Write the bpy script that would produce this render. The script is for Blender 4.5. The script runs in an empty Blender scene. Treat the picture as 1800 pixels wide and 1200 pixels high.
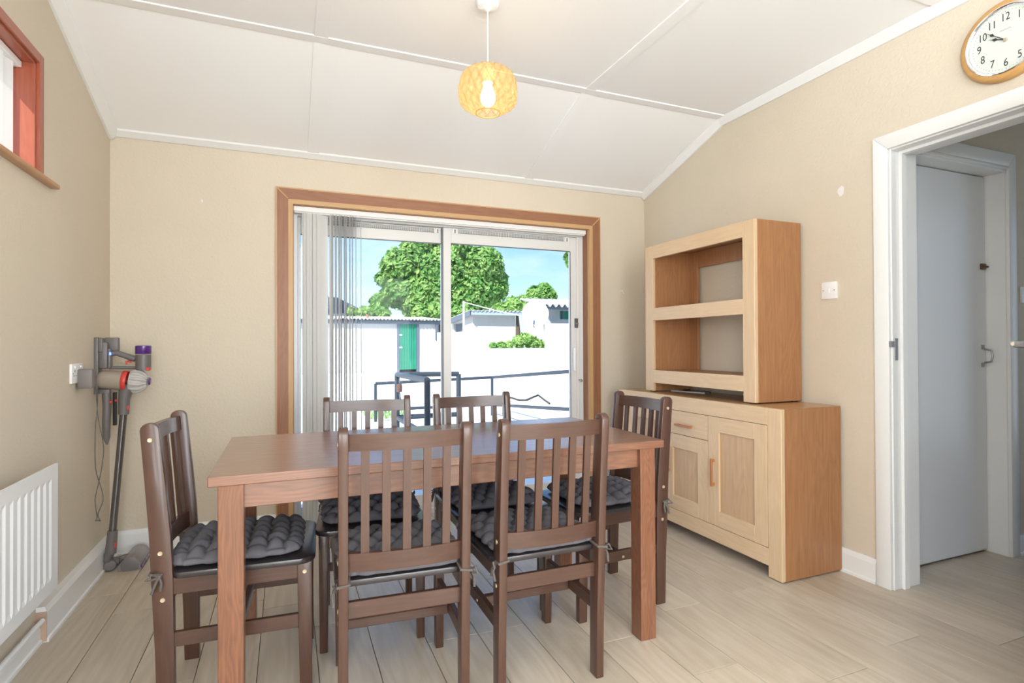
import bpy, bmesh, math, random
from mathutils import Vector, Matrix
random.seed(7)
S = bpy.context.scene
COL = S.collection
PI = math.pi
# ------------------------------------------------------------------ camera
HC = 1.11
FPX = 971.3
YAW, PITCH, ROLL = (math.radians(a) for a in (22.13, 0.414, -0.243))
_fw = Vector((math.sin(YAW)*math.cos(PITCH), math.cos(YAW)*math.cos(PITCH), math.sin(PITCH)))
_r0 = Vector((math.cos(YAW), -math.sin(YAW), 0))
_u0 = _r0.cross(_fw)
_rt = _r0*math.cos(ROLL) + _u0*math.sin(ROLL)
_up = -_r0*math.sin(ROLL) + _u0*math.cos(ROLL)
cd = bpy.data.cameras.new('camera')
cam = bpy.data.objects.new('camera', cd); COL.objects.link(cam)
M = Matrix.Identity(4)
for i in range(3):
    M[i][0], M[i][1], M[i][2] = _rt[i], _up[i], -_fw[i]
M[2][3] = HC
cam.matrix_world = M
cd.sensor_width = 36.0; cd.lens = FPX/1800*36.0; cd.clip_start = 0.02; cd.clip_end = 300
S.camera = cam

def ray(u, v): return _fw + _rt*((u-900)/FPX) - _up*((v-600)/FPX)
def onX(u, v, c):
    d = ray(u, v); return Vector((0, 0, HC)) + d*(c/d.x)
def onY(u, v, c):
    d = ray(u, v); return Vector((0, 0, HC)) + d*(c/d.y)
def onZ(u, v, c):
    d = ray(u, v); return Vector((0, 0, HC)) + d*((c-HC)/d.z)

# ------------------------------------------------------------------ exposure, sky, sun, added fill lights
S.view_settings.view_transform = 'Standard'
S.view_settings.look = 'None'
S.view_settings.gamma = 1.0
S.view_settings.use_curve_mapping = False
S.view_settings.exposure = 0.40

W = bpy.data.worlds.new('sky'); S.world = W; W.use_nodes = True
wn, wl = W.node_tree.nodes, W.node_tree.links
wn.clear()
wo = wn.new('ShaderNodeOutputWorld'); wb = wn.new('ShaderNodeBackground')
tc = wn.new('ShaderNodeTexCoord'); sx = wn.new('ShaderNodeSeparateXYZ')
wl.new(tc.outputs['Generated'], sx.inputs[0])
rp = wn.new('ShaderNodeValToRGB'); e = rp.color_ramp.elements
e[0].position = 0.0; e[0].color = (.62, .74, .84, 1)
e[1].position = 0.75; e[1].color = (.09, .25, .62, 1)
m = e.new(0.10); m.color = (.40, .60, .84, 1)
m = e.new(0.24); m.color = (.15, .37, .78, 1)
wl.new(sx.outputs['Z'], rp.inputs[0])
mp = wn.new('ShaderNodeMapping'); mp.inputs['Scale'].default_value = (1.6, 1.6, 5.5)
wl.new(tc.outputs['Generated'], mp.inputs[0])
nz = wn.new('ShaderNodeTexNoise'); nz.inputs['Scale'].default_value = 2.6; nz.inputs['Detail'].default_value = 5; nz.inputs['Roughness'].default_value = .55
wl.new(mp.outputs[0], nz.inputs['Vector'])
cr = wn.new('ShaderNodeValToRGB'); cr.color_ramp.elements[0].position = .44; cr.color_ramp.elements[1].position = .74
cr.color_ramp.elements[0].color = (0, 0, 0, 1); cr.color_ramp.elements[1].color = (.8, .8, .8, 1)
wl.new(nz.outputs[0], cr.inputs[0])
mx = wn.new('ShaderNodeMix'); mx.data_type = 'RGBA'
wl.new(cr.outputs[0], mx.inputs['Factor']); wl.new(rp.outputs[0], mx.inputs['A'])
mx.inputs['B'].default_value = (.62, .70, .78, 1)
wl.new(mx.outputs['Result'], wb.inputs[0]); wb.inputs[1].default_value = 1.35
wl.new(wb.outputs[0], wo.inputs[0])

sd = bpy.data.lights.new('sun', 'SUN'); sd.energy = 7.5; sd.angle = math.radians(1.0); sd.color = (1, .96, .88)
sun = bpy.data.objects.new('sun', sd); COL.objects.link(sun)
sun.rotation_euler = (Vector((-.62, -.48, .78))).to_track_quat('Z', 'Y').to_euler()

def area(name, loc, target, sxx, syy, power, col=(1, 1, 1)):
    d = bpy.data.lights.new(name, 'AREA'); d.shape = 'RECTANGLE'; d.size = sxx; d.size_y = syy; d.energy = power; d.color = col
    o = bpy.data.objects.new(name, d); COL.objects.link(o); o.location = loc
    o.rotation_euler = (Vector(target)-Vector(loc)).to_track_quat('-Z', 'Y').to_euler()
    return o
# added fill light at two invented windows, behind and left of the camera
area('added_fill_behind', (.83, -2.72, 1.35), (.83, 0, 1.75), 2.5, 2.0, 120, (.96, .98, 1))
area('added_fill_left', (-.99, -1.15, 1.45), (1, -1.15, 1.65), 1.7, 1.5, 110, (.96, .98, 1))

# ------------------------------------------------------------------ materials
MATS = {}
def _new(name):
    m_ = bpy.data.materials.new(name); m_.use_nodes = True; MATS[name] = m_
    return m_, m_.node_tree.nodes, m_.node_tree.links, m_.node_tree.nodes['Principled BSDF']
def mat(name, col, rough=.5, metal=0., bump=0., bscale=40., vary=0., vscale=6., coat=0., spec=None, emit=None, estr=0., subs=None):
    m_, n, l, b = _new(name)
    b.inputs['Base Color'].default_value = (*col, 1); b.inputs['Roughness'].default_value = rough; b.inputs['Metallic'].default_value = metal
    if coat: b.inputs['Coat Weight'].default_value = coat; b.inputs['Coat Roughness'].default_value = .12
    if spec is not None: b.inputs['Specular IOR Level'].default_value = spec
    if emit: b.inputs['Emission Color'].default_value = (*emit, 1); b.inputs['Emission Strength'].default_value = estr
    t = n.new('ShaderNodeTexCoord')
    if vary:
        z = n.new('ShaderNodeTexNoise'); z.inputs['Scale'].default_value = vscale; z.inputs['Detail'].default_value = 4
        l.new(t.outputs['Object'], z.inputs['Vector'])
        r = n.new('ShaderNodeValToRGB'); r.color_ramp.elements[0].position = .3; r.color_ramp.elements[1].position = .7
        r.color_ramp.elements[0].color = (*[c*(1-vary) for c in col], 1); r.color_ramp.elements[1].color = (*[min(1, c*(1+vary)) for c in col], 1)
        l.new(z.outputs[0], r.inputs[0]); l.new(r.outputs[0], b.inputs['Base Color'])
    if bump:
        z = n.new('ShaderNodeTexNoise'); z.inputs['Scale'].default_value = bscale; z.inputs['Detail'].default_value = 3
        l.new(t.outputs['Object'], z.inputs['Vector'])
        bp = n.new('ShaderNodeBump'); bp.inputs['Strength'].default_value = bump; bp.inputs['Distance'].default_value = .004
        l.new(z.outputs[0], bp.inputs['Height']); l.new(bp.outputs[0], b.inputs['Normal'])
    return m_
def wood(name, light, dark, axis='X', rough=.4, scale=1., coat=0., crough=.16, rings=.5, random_obj=False, knots=0., bump=.08):
    """grain runs along axis, in the object's own coordinates"""
    m_, n, l, b = _new(name)
    b.inputs['Roughness'].default_value = rough
    if coat: b.inputs['Coat Weight'].default_value = coat; b.inputs['Coat Roughness'].default_value = crough
    t = n.new('ShaderNodeTexCoord'); v = t.outputs['Object']
    oi = None
    if random_obj:
        oi = n.new('ShaderNodeObjectInfo'); cx = n.new('ShaderNodeCombineXYZ')
        mu = n.new('ShaderNodeMath'); mu.operation = 'MULTIPLY'; mu.inputs[1].default_value = 53.
        l.new(oi.outputs['Random'], mu.inputs[0])
        for k in range(3): l.new(mu.outputs[0], cx.inputs[k])
        va = n.new('ShaderNodeVectorMath'); va.operation = 'ADD'; l.new(v, va.inputs[0]); l.new(cx.outputs[0], va.inputs[1]); v = va.outputs[0]
    def mapped(a, c):
        mp_ = n.new('ShaderNodeMapping'); sc = [c, c, c]; sc['XYZ'.index(axis)] = a
        mp_.inputs['Scale'].default_value = sc; l.new(v, mp_.inputs[0]); return mp_.outputs[0]
    fine = n.new('ShaderNodeTexNoise'); fine.inputs['Scale'].default_value = 1; fine.inputs['Detail'].default_value = 5; fine.inputs['Roughness'].default_value = .65
    l.new(mapped(3*scale, 70*scale), fine.inputs['Vector'])
    big = n.new('ShaderNodeTexNoise'); big.inputs['Scale'].default_value = 1; big.inputs['Detail'].default_value = 2
    l.new(mapped(1.1*scale, 7*scale), big.inputs['Vector'])
    # growth rings: contour bands of the broad noise
    mr = n.new('ShaderNodeMath'); mr.operation = 'MULTIPLY'; mr.inputs[1].default_value = 16.; l.new(big.outputs[0], mr.inputs[0])
    sn = n.new('ShaderNodeMath'); sn.operation = 'PINGPONG'; sn.inputs[1].default_value = .5; l.new(mr.outputs[0], sn.inputs[0])
    a1 = n.new('ShaderNodeMath'); a1.operation = 'MULTIPLY'; a1.inputs[1].default_value = rings; l.new(sn.outputs[0], a1.inputs[0])
    a2 = n.new('ShaderNodeMath'); a2.operation = 'MULTIPLY'; a2.inputs[1].default_value = .75; l.new(fine.outputs[0], a2.inputs[0])
    ad = n.new('ShaderNodeMath'); ad.operation = 'ADD'; l.new(a1.outputs[0], ad.inputs[0]); l.new(a2.outputs[0], ad.inputs[1])
    r = n.new('ShaderNodeValToRGB'); r.color_ramp.elements[0].position = .25; r.color_ramp.elements[1].position = .72
    r.color_ramp.elements[0].color = (*dark, 1); r.color_ramp.elements[1].color = (*light, 1)
    l.new(ad.outputs[0], r.inputs[0]); out = r.outputs[0]
    if knots:
        vo = n.new('ShaderNodeTexVoronoi'); vo.inputs['Scale'].default_value = 1; l.new(mapped(2.2, 6.), vo.inputs['Vector'])
        kr = n.new('ShaderNodeValToRGB'); kr.color_ramp.elements[0].position = .05; kr.color_ramp.elements[1].position = .13
        kr.color_ramp.elements[0].color = (1-knots,)*3+(1,); kr.color_ramp.elements[1].color = (1, 1, 1, 1)
        l.new(vo.outputs['Distance'], kr.inputs[0])
        mm = n.new('ShaderNodeMix'); mm.data_type = 'RGBA'; mm.blend_type = 'MULTIPLY'; mm.inputs['Factor'].default_value = 1
        l.new(out, mm.inputs['A']); l.new(kr.outputs[0], mm.inputs['B']); out = mm.outputs['Result']
    if oi:
        hs = n.new('ShaderNodeHueSaturation'); mv = n.new('ShaderNodeMapRange'); mv.inputs['To Min'].default_value = .90; mv.inputs['To Max'].default_value = 1.08
        l.new(oi.outputs['Random'], mv.inputs['Value']); l.new(mv.outputs[0], hs.inputs['Value']); l.new(out, hs.inputs['Color']); out = hs.outputs[0]
    l.new(out, b.inputs['Base Color'])
    bp = n.new('ShaderNodeBump'); bp.inputs['Strength'].default_value = bump; bp.inputs['Distance'].default_value = .002
    l.new(fine.outputs[0], bp.inputs['Height']); l.new(bp.outputs[0], b.inputs['Normal'])
    return m_
def thin(name, col, transp=.9, rough=.02, translucent=0., diff=.5, gloss=.25):
    """thin see-through sheet: transparent, a little gloss, optionally translucent body"""
    m_, n, l, b = _new(name); n.remove(b)
    o = n['Material Output']; tr = n.new('ShaderNodeBsdfTransparent'); tr.inputs[0].default_value = (*col, 1)
    body = n.new('ShaderNodeBsdfGlossy'); body.inputs['Roughness'].default_value = rough; body.inputs[0].default_value = (1, 1, 1, 1)
    mx_ = n.new('ShaderNodeMixShader'); lw = n.new('ShaderNodeLayerWeight'); lw.inputs[0].default_value = .25
    mm = n.new('ShaderNodeMath'); mm.operation = 'MULTIPLY'; mm.inputs[1].default_value = 1-transp if not translucent else gloss
    l.new(lw.outputs['Fresnel'], mm.inputs[0]); l.new(mm.outputs[0], mx_.inputs[0])
    first = tr.outputs[0]
    if translucent:
        ts = n.new('ShaderNodeBsdfTranslucent'); ts.inputs[0].default_value = (*col, 1)
        df = n.new('ShaderNodeBsdfDiffuse'); df.inputs[0].default_value = (*col, 1)
        m1 = n.new('ShaderNodeMixShader'); m1.inputs[0].default_value = diff; l.new(ts.outputs[0], m1.inputs[1]); l.new(df.outputs[0], m1.inputs[2])
        m2 = n.new('ShaderNodeMixShader'); m2.inputs[0].default_value = translucent; l.new(tr.outputs[0], m2.inputs[1]); l.new(m1.outputs[0], m2.inputs[2])
        first = m2.outputs[0]
    l.new(first, mx_.inputs[1]); l.new(body.outputs[0], mx_.inputs[2]); l.new(mx_.outputs[0], o.inputs[0])
    return m_
def leafmat(name, c1, c2):
    m_, n, l, b = _new(name); n.remove(b); o = n['Material Output']
    t = n.new('ShaderNodeTexCoord'); z = n.new('ShaderNodeTexNoise'); z.inputs['Scale'].default_value = 2.5; z.inputs['Detail'].default_value = 4
    l.new(t.outputs['Object'], z.inputs['Vector'])
    r = n.new('ShaderNodeValToRGB'); r.color_ramp.elements[0].position = .35; r.color_ramp.elements[1].position = .65
    r.color_ramp.elements[0].color = (*c1, 1); r.color_ramp.elements[1].color = (*c2, 1); l.new(z.outputs[0], r.inputs[0])
    d = n.new('ShaderNodeBsdfDiffuse'); ts = n.new('ShaderNodeBsdfTranslucent'); mx_ = n.new('ShaderNodeMixShader'); mx_.inputs[0].default_value = .35
    l.new(r.outputs[0], d.inputs[0]); l.new(r.outputs[0], ts.inputs[0]); l.new(d.outputs[0], mx_.inputs[1]); l.new(ts.outputs[0], mx_.inputs[2]); l.new(mx_.outputs[0], o.inputs[0])
    return m_

WALL = mat('wall_paint', (.66, .58, .462), .75, bump=.55, bscale=75, vary=.035, vscale=1.3)
CEIL = mat('ceiling_paint', (.915, .92, .925), .8, bump=.06, bscale=50)
GLOSSW = mat('white_gloss_paint', (.82, .82, .81), .28, bump=.03, bscale=25)
DOORW = mat('white_door_paint', (.78, .785, .79), .35, bump=.03, bscale=12)
WHITE = mat('white_plastic', (.86, .86, .86), .35)
UPVC = mat('white_aluminium', (.74, .73, .71), .32, bump=.02)
RADW = mat('radiator_enamel', (.86, .87, .88), .25)
PLANK = wood('floor_oak', (.625, .54, .43), (.49, .405, .305), 'Y', rough=.36, scale=.62, rings=.42, random_obj=True)
TABX = wood('stained_pine_x', (.27, .115, .058), (.15, .058, .03), 'X', rough=.36, scale=1.5, rings=.4, knots=.3, coat=1., crough=.27)
TABY = wood('stained_pine_y', (.27, .115, .058), (.15, .058, .03), 'Y', rough=.3, rings=.5, coat=.35)
TABZ = wood('stained_pine_z', (.27, .115, .058), (.15, .058, .03), 'Z', rough=.32, scale=2.2, rings=.35, coat=.3)
CHX = wood('chair_wood_x', (.098, .045, .028), (.06, .027, .018), 'X', rough=.32, rings=.25, coat=.3)
CHY = wood('chair_wood_y', (.098, .045, .028), (.06, .027, .018), 'Y', rough=.32, rings=.25, coat=.3)
CHZ = wood('chair_wood_z', (.098, .045, .028), (.06, .027, .018), 'Z', rough=.32, rings=.25, coat=.3)
SEATW = mat('dark_seat_wood', (.032, .026, .028), .28, coat=.3, bump=.04, bscale=60)
CUSH = mat('charcoal_cotton', (.125, .120, .135), .92, bump=.2, bscale=500)
TIE = mat('taupe_cotton_tie', (.115, .10, .09), .95)
BRASS = mat('brass_screw', (.62, .50, .34), .35, metal=.5)
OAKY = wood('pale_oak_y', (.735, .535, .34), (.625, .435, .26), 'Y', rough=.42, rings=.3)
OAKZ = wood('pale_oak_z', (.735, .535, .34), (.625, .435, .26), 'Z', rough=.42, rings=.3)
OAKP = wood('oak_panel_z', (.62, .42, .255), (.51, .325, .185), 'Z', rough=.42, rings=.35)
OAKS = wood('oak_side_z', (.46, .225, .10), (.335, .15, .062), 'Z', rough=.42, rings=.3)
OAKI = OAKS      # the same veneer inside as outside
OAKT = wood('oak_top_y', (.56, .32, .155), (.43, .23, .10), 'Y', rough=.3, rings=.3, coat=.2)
PULL = wood('cherry_pull', (.50, .19, .065), (.40, .14, .045), 'Z', rough=.4, rings=.2)
FRB = wood('brown_door_casing_z', (.36, .165, .085), (.27, .115, .058), 'Z', rough=.45, rings=.25)
FRBX = wood('brown_door_casing_x', (.36, .165, .085), (.27, .115, .058), 'X', rough=.45, rings=.25)
FRL = wood('light_pine_edge_z', (.62, .39, .19), (.52, .31, .14), 'Z', rough=.45, rings=.2)
FRLX = wood('light_pine_edge_x', (.62, .39, .19), (.52, .31, .14), 'X', rough=.45, rings=.2)
MAHO = wood('mahogany_z', (.42, .115, .055), (.30, .07, .035), 'Z', rough=.35, rings=.2, coat=.3)
MAHOY = wood('mahogany_y', (.42, .115, .055), (.30, .07, .035), 'Y', rough=.35, rings=.2, coat=.3)
SILLW = wood('orange_sill_y', (.50, .25, .10), (.40, .18, .07), 'Y', rough=.3, rings=.2, coat=.3)
GLASS = thin('window_glass', (.97, .985, .985), transp=.75)
SLAT = thin('blind_fabric', (.84, .83, .81), rough=.6, translucent=.98, diff=.78)
CHROME = mat('brushed_steel', (.72, .72, .72), .25, metal=1.)
STEEL = mat('dull_steel', (.34, .34, .345), .4, metal=.7)
DARKG = mat('dark_grey_metal', (.14, .145, .15), .45, metal=.4)
BLACK = mat('black_rubber', (.015, .015, .016), .6)
# ------------------------------------------------------------------ mesh helpers
class MB:
    def __init__(s): s.bm = bmesh.new()
    def _add(s, t):
        me = bpy.data.meshes.new('tmp'); t.to_mesh(me); t.free(); s.bm.from_mesh(me); bpy.data.meshes.remove(me)
        return s
    def box(s, x0, x1, y0, y1, z0, z1, bev=0., seg=1):
        t = bmesh.new()
        bmesh.ops.create_cube(t, size=1)
        for v in t.verts:
            v.co = ((x0+x1)/2+v.co.x*(x1-x0), (y0+y1)/2+v.co.y*(y1-y0), (z0+z1)/2+v.co.z*(z1-z0))
        if bev: bmesh.ops.bevel(t, geom=list(t.edges), offset=bev, segments=seg, affect='EDGES', profile=.5)
        return s._add(t)
    def prism(s, poly, axis, a, b, bev=0., seg=1):
        """polygon in the plane normal to axis (X: (y,z), Y: (x,z), Z: (x,y)) swept from a to b"""
        t = bmesh.new()
        def P(p, c): return {'X': (c, p[0], p[1]), 'Y': (p[0], c, p[1]), 'Z': (p[0], p[1], c)}[axis]
        va = [t.verts.new(P(p, a)) for p in poly]; vb = [t.verts.new(P(p, b)) for p in poly]
        n = len(poly)
        t.faces.new(va); t.faces.new(vb[::-1])
        for i in range(n): t.faces.new((va[i], vb[i], vb[(i+1) % n], va[(i+1) % n]))
        bmesh.ops.recalc_face_normals(t, faces=list(t.faces))
        if bev:
            ed = [e_ for e_ in t.edges if all(len(f.verts) > 2 for f in e_.link_faces) and e_.calc_face_angle(0) > .6]
            bmesh.ops.bevel(t, geom=ed, offset=bev, segments=seg, affect='EDGES', profile=.5)
        return s._add(t)
    def tube(s, pts, r, seg=8, caps=True, rads=None):
        pts = [Vector(p) for p in pts]; t = bmesh.new(); rings = []; n = len(pts)
        ref = None
        for i, p in enumerate(pts):
            d = (pts[min(i+1, n-1)]-pts[max(i-1, 0)]).normalized()
            if ref is None: ref = d.orthogonal().normalized()
            ref = (ref-d*ref.dot(d)).normalized(); q = d.cross(ref)
            rr = rads[i] if rads else r
            rings.append([t.verts.new(p+(ref*math.cos(2*PI*k/seg)+q*math.sin(2*PI*k/seg))*rr) for k in range(seg)])
        for i in range(n-1):
            for k in range(seg): t.faces.new((rings[i][k], rings[i][(k+1) % seg], rings[i+1][(k+1) % seg], rings[i+1][k]))
        if caps: t.faces.new(rings[0][::-1]); t.faces.new(rings[-1])
        bmesh.ops.recalc_face_normals(t, faces=list(t.faces))
        return s._add(t)
    def lathe(s, prof, mtx=None, seg=24, close=False):
        """profile [(radius, height)] turned about local z"""
        t = bmesh.new(); rings = []
        for r, h in prof:
            if r < 1e-6: rings.append([t.verts.new((0, 0, h))])
            else: rings.append([t.verts.new((r*math.cos(2*PI*k/seg), r*math.sin(2*PI*k/seg), h)) for k in range(seg)])
        pairs = list(zip(rings[:-1], rings[1:]))
        if close: pairs.append((rings[-1], rings[0]))
        for a, b in pairs:
            for k in range(seg):
                k2 = (k+1) % seg
                if len(a) == 1 and len(b) == 1: continue
                if len(a) == 1: t.faces.new((a[0], b[k2], b[k]))
                elif len(b) == 1: t.faces.new((a[k], a[k2], b[0]))
                else: t.faces.new((a[k], a[k2], b[k2], b[k]))
        bmesh.ops.recalc_face_normals(t, faces=list(t.faces))
        if mtx is not None: bmesh.ops.transform(t, matrix=mtx, verts=list(t.verts))
        return s._add(t)
    def mesh(s, vs, fs, recalc=True):
        t = bmesh.new(); V = [t.verts.new(v) for v in vs]
        for f in fs: t.faces.new([V[i] for i in f])
        if recalc: bmesh.ops.recalc_face_normals(t, faces=list(t.faces))
        return s._add(t)
    def data(s, name, m_, smooth=False):
        me = bpy.data.meshes.new(name); s.bm.to_mesh(me); s.bm.free(); me.materials.append(m_)
        if smooth:
            for p in me.polygons: p.use_smooth = True
            if smooth != 'all' and hasattr(me, 'set_sharp_from_angle'): me.set_sharp_from_angle(angle=math.radians(40))
        return me
    def build(s, name, m_, parent=None, smooth=False):
        return link(name, s.data(name, m_, smooth), parent)
def link(name, me, parent=None):
    o = bpy.data.objects.new(name, me); COL.objects.link(o)
    if parent: o.parent = parent
    return o
def tag(o, label=None, cat=None, group=None, kind=None):
    if label: o['label'] = label
    if cat: o['category'] = cat
    if group: o['group'] = group
    if kind: o['kind'] = kind
    return o
def thing(name, label, cat, loc=(0, 0, 0), rz=0, group=None):
    o = bpy.data.objects.new(name, None); COL.objects.link(o); o.location = loc; o.rotation_euler = (0, 0, rz); o.empty_display_size = .1
    return tag(o, label, cat, group)
def struct(o): o['kind'] = 'structure'; return o
def bx(name, m_, parent, x0, x1, y0, y1, z0, z1, bev=.002, seg=1):
    """box part given in world coordinates under a parent that is not rotated"""
    p = parent.location if parent else Vector((0, 0, 0))
    return MB().box(x0-p[0], x1-p[0], y0-p[1], y1-p[1], z0-p[2], z1-p[2], bev, seg).build(name, m_, parent)
def copy_tree(o, parent=None):
    c = o.copy(); COL.objects.link(c); c.parent = parent
    for ch in list(o.children): copy_tree(ch, c)
    return c
def TR(loc, z=(0, 0, 1), x=None):
    """matrix placing local z along z at loc"""
    z = Vector(z).normalized(); xx = Vector(x).normalized() if x else z.orthogonal().normalized(); yy = z.cross(xx)
    m_ = Matrix.Identity(4)
    for i in range(3): m_[i][0], m_[i][1], m_[i][2], m_[i][3] = xx[i], yy[i], z[i], loc[i]
    return m_
def arc(c, r, a0, a1, n): return [(c[0]+r*math.cos(a0+(a1-a0)*i/n), c[1]+r*math.sin(a0+(a1-a0)*i/n)) for i in range(n+1)]

# ------------------------------------------------------------------ the room
XL, XR, YB, YF = -.875, 2.532, 3.53, -2.6
ZB, ZC, YC = 2.255, 2.522, 2.70          # ceiling at back wall, flat ceiling, crease
XH, YHW = 2.70, 1.70                     # hall side of the right wall, hall wall with the door

# floor of laid oak planks
fl = bpy.data.objects.new('floor', None)
fl = struct(MB().box(XL-.02, 4.62, YF-.02, 3.68, -.12, -.012).build('floor', mat('floor_screed', (.28, .23, .17), .8)))
PW, PLN = .194, 1.285
ends = {-7: .0, 0: 1.50, 2: 1.305, 3: 1.934, 4: 1.372, -3: 2.03, -1: 1.79, 1: .62, -2: 1.20, -4: .75, -5: 1.62, -6: 1.05, 5: .95}
full = MB().box(.0012, PW-.0012, .0012, PLN-.0012, -.013, 0, .0009).data('plank', PLANK)
def plank(x0, y0, x1, y1):
    if x1-x0 > PW-.001 and y1-y0 > PLN-.001: o = link('plank', full, fl)
    else: o = MB().box(.0012, x1-x0-.0012, .0012, y1-y0-.0012, -.013, 0, .0009).build('plank', PLANK, fl)
    o.location = (x0, y0, 0)
k = -11
while 1.262+k*PW < 4.6:
    xa = 1.262+k*PW; xb = xa+PW
    x0, x1 = max(xa, XL), xb
    ymin, ymax = (YF, 3.66) if xa < XR-.02 else (-.3, 1.80)
    if x1 > 4.6: x1 = 4.6
    if x1-x0 > .02:
        off = ends.get(k, random.random()*PLN)
        y = off-math.ceil((off-ymin)/PLN)*PLN
        while y < ymax:
            a, b_ = max(y, ymin), min(y+PLN, ymax)
            if b_-a > .03: plank(x0, a, x1, b_)
            y += PLN
    k += 1

# walls
def panel_wall(name, boxes, m_=WALL):
    b_ = MB()
    for q in boxes: b_.box(*q)
    return struct(b_.build(name, m_))
OX0, OX1, OZ = .006, 2.068, 1.998        # patio door opening
panel_wall('wall_back', [(XL-.15, OX0, YB, YB+.15, -.02, 2.62), (OX1, XR+.17, YB, YB+.15, -.02, 2.62), (OX0, OX1, YB, YB+.15, OZ, 2.62)])
WY0, WY1, WZ0, WZ1 = 1.20, 2.585, 1.762, 2.18     # high window in the left wall
VY0, VY1, VZ0, VZ1 = -2.05, -.25, .65, 2.25       # invented side window, added to let in fill light
panel_wall('wall_left', [(XL-.14, XL, WY1, YB, -.02, 2.62), (XL-.14, XL, WY0, WY1, -.02, WZ0), (XL-.14, XL, WY0, WY1, WZ1, 2.62),
                         (XL-.14, XL, VY1, WY0, -.02, 2.62), (XL-.14, XL, VY0, VY1, -.02, VZ0), (XL-.14, XL, VY0, VY1, VZ1, 2.62), (XL-.14, XL, YF, VY0, -.02, 2.62)])
KY0, KY1 = -2.08, -.42                            # invented window, added to brighten the left wall
DY0, DY1, DZ = .865, 1.662, 1.985                 # doorway to the hall
panel_wall('wall_right', [(XR, XH, DY1+.02, YB, -.02, 2.62), (XR, XH, DY0-.02, DY1+.02, DZ+.02, 2.62), (XR, XH, KY1, DY0-.02, -.02, 2.62), (XR, XH, YF, KY0, -.02, 2.62), (XR, XH, KY0, KY1, -.02, .78), (XR, XH, KY0, KY1, 2.22, 2.62)])
FX0, FX1, FZ0, FZ1 = -.45, 2.1, .30, 2.38  # invented window opening behind the camera, added for fill light
panel_wall('wall_front', [(XL-.14, FX0, YF-.15, YF, -.02, 2.62), (FX1, XH, YF-.15, YF, -.02, 2.62), (FX0, FX1, YF-.15, YF, -.02, FZ0), (FX0, FX1, YF-.15, YF, FZ1, 2.62)])
HDX0, HDX1, HDZ = 2.742, 3.470, 2.005             # hall door opening
panel_wall('wall_hall', [(HDX1+.02, 4.62, YHW, YHW+.12, -.02, 2.5), (XH, HDX1+.02, YHW, YHW+.12, HDZ+.02, 2.5), (XH, HDX0-.02, YHW, YHW+.12, -.02, 2.5),
                         (XH, 4.62, -.42, -.30, -.02, 2.5), (XH, HDX1+.3, YHW+.12, YHW+.14, -.02, 2.5),
                         (4.62, 4.72, -.3, .42, -.02, 2.5), (4.62, 4.72, 1.28, 1.70, -.02, 2.5), (4.62, 4.72, .42, 1.28, 2.15, 2.5), (4.62, 4.72, .42, 1.28, -.02, .35)])  # opening in the end wall is invented, lets sky light into the hall
# ceiling: flat part, sloping part
ce = MB()
ce.prism([(YF-.15, ZC), (YC, ZC), (YB+.02, ZB-.005), (YB+.15, ZB-.005), (YB+.15, ZC+.25), (YF-.15, ZC+.25)], 'X', XL-.14, XR+.17)
ceil = struct(ce.build('ceiling', CEIL))
struct(MB().box(XH, 4.72, -.42, 1.84, 2.42, 2.56).build('ceiling_hall', CEIL))
sl = Vector((0, YB-YC, ZB-ZC)).normalized(); sn_ = Vector((0, sl.z, -sl.y))   # down-slope direction, normal into the room
def slope_strip(x0, x1, t0, t1, th):
    L = (Vector((0, YB, ZB))-Vector((0, YC, ZC))).length
    vs = []
    for x in (x0, x1):
        for t, h in ((t0, 0), (t1, 0), (t1, th), (t0, th)):
            p = Vector((0, YC, ZC))+sl*(t*L)+sn_*h; vs.append((x, p.y, p.z))
    return vs, [(0, 1, 2, 3), (7, 6, 5, 4), (0, 4, 5, 1), (1, 5, 6, 2), (2, 6, 7, 3), (3, 7, 4, 0)]
for xb_ in (.145, 1.552):
    MB().mesh(*slope_strip(xb_-.031, xb_+.031, .0, 1., .005)).build('batten', CEIL, ceil)
    MB().box(xb_-.031, xb_+.031, YF, YC+.01, ZC-.005, ZC+.004, .001).build('batten', CEIL, ceil)
for yb_ in (2.672, 1.437, .19, -1.06):
    MB().box(XL, XR, yb_-.028, yb_+.028, ZC-.006, ZC+.004, .002).build('batten', CEIL, ceil)
# coving strips: trim_1 back, trim_2/3 left and right along the slope, trim_4/5 along the flat ceiling
def cove(name, m_, b_): return struct(b_.build(name, m_))
cove('trim_1', GLOSSW, MB().prism([(YB, ZB-.020), (YB-.010, ZB-.020), (YB-.040, ZB+.004), (YB-.040, ZB+.026), (YB, ZB+.02)], 'X', XL, XR))
def cove_side(name, x, sgn):
    b_ = MB(); th = .042
    vs = []
    for dx, h in ((0, th), (.012, th), (.042, .006), (.042, -.004), (0, -.004)):
        for p in (Vector((0, YB, ZB)), Vector((0, YC, ZC))):
            q = p+sn_*h if p.y > 3 else Vector((0, YC, ZC-h))
            vs.append((x+sgn*dx, q.y, q.z))
    n = 5; fs = [(2*i, 2*i+1, 2*((i+1) % n)+1, 2*((i+1) % n)) for i in range(n)]+[tuple(2*i for i in range(n)), tuple(2*i+1 for i in range(n))[::-1]]
    b_.mesh(vs, fs)
    b_.prism([(x, ZC-th), (x+sgn*.012, ZC-th), (x+sgn*.042, ZC-.006), (x+sgn*.042, ZC+.004), (x, ZC+.004)], 'Y', YF, YC)
    return cove(name, GLOSSW, b_)
cove_side('trim_2', XL, 1); cove_side('trim_3', XR, -1)
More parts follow.
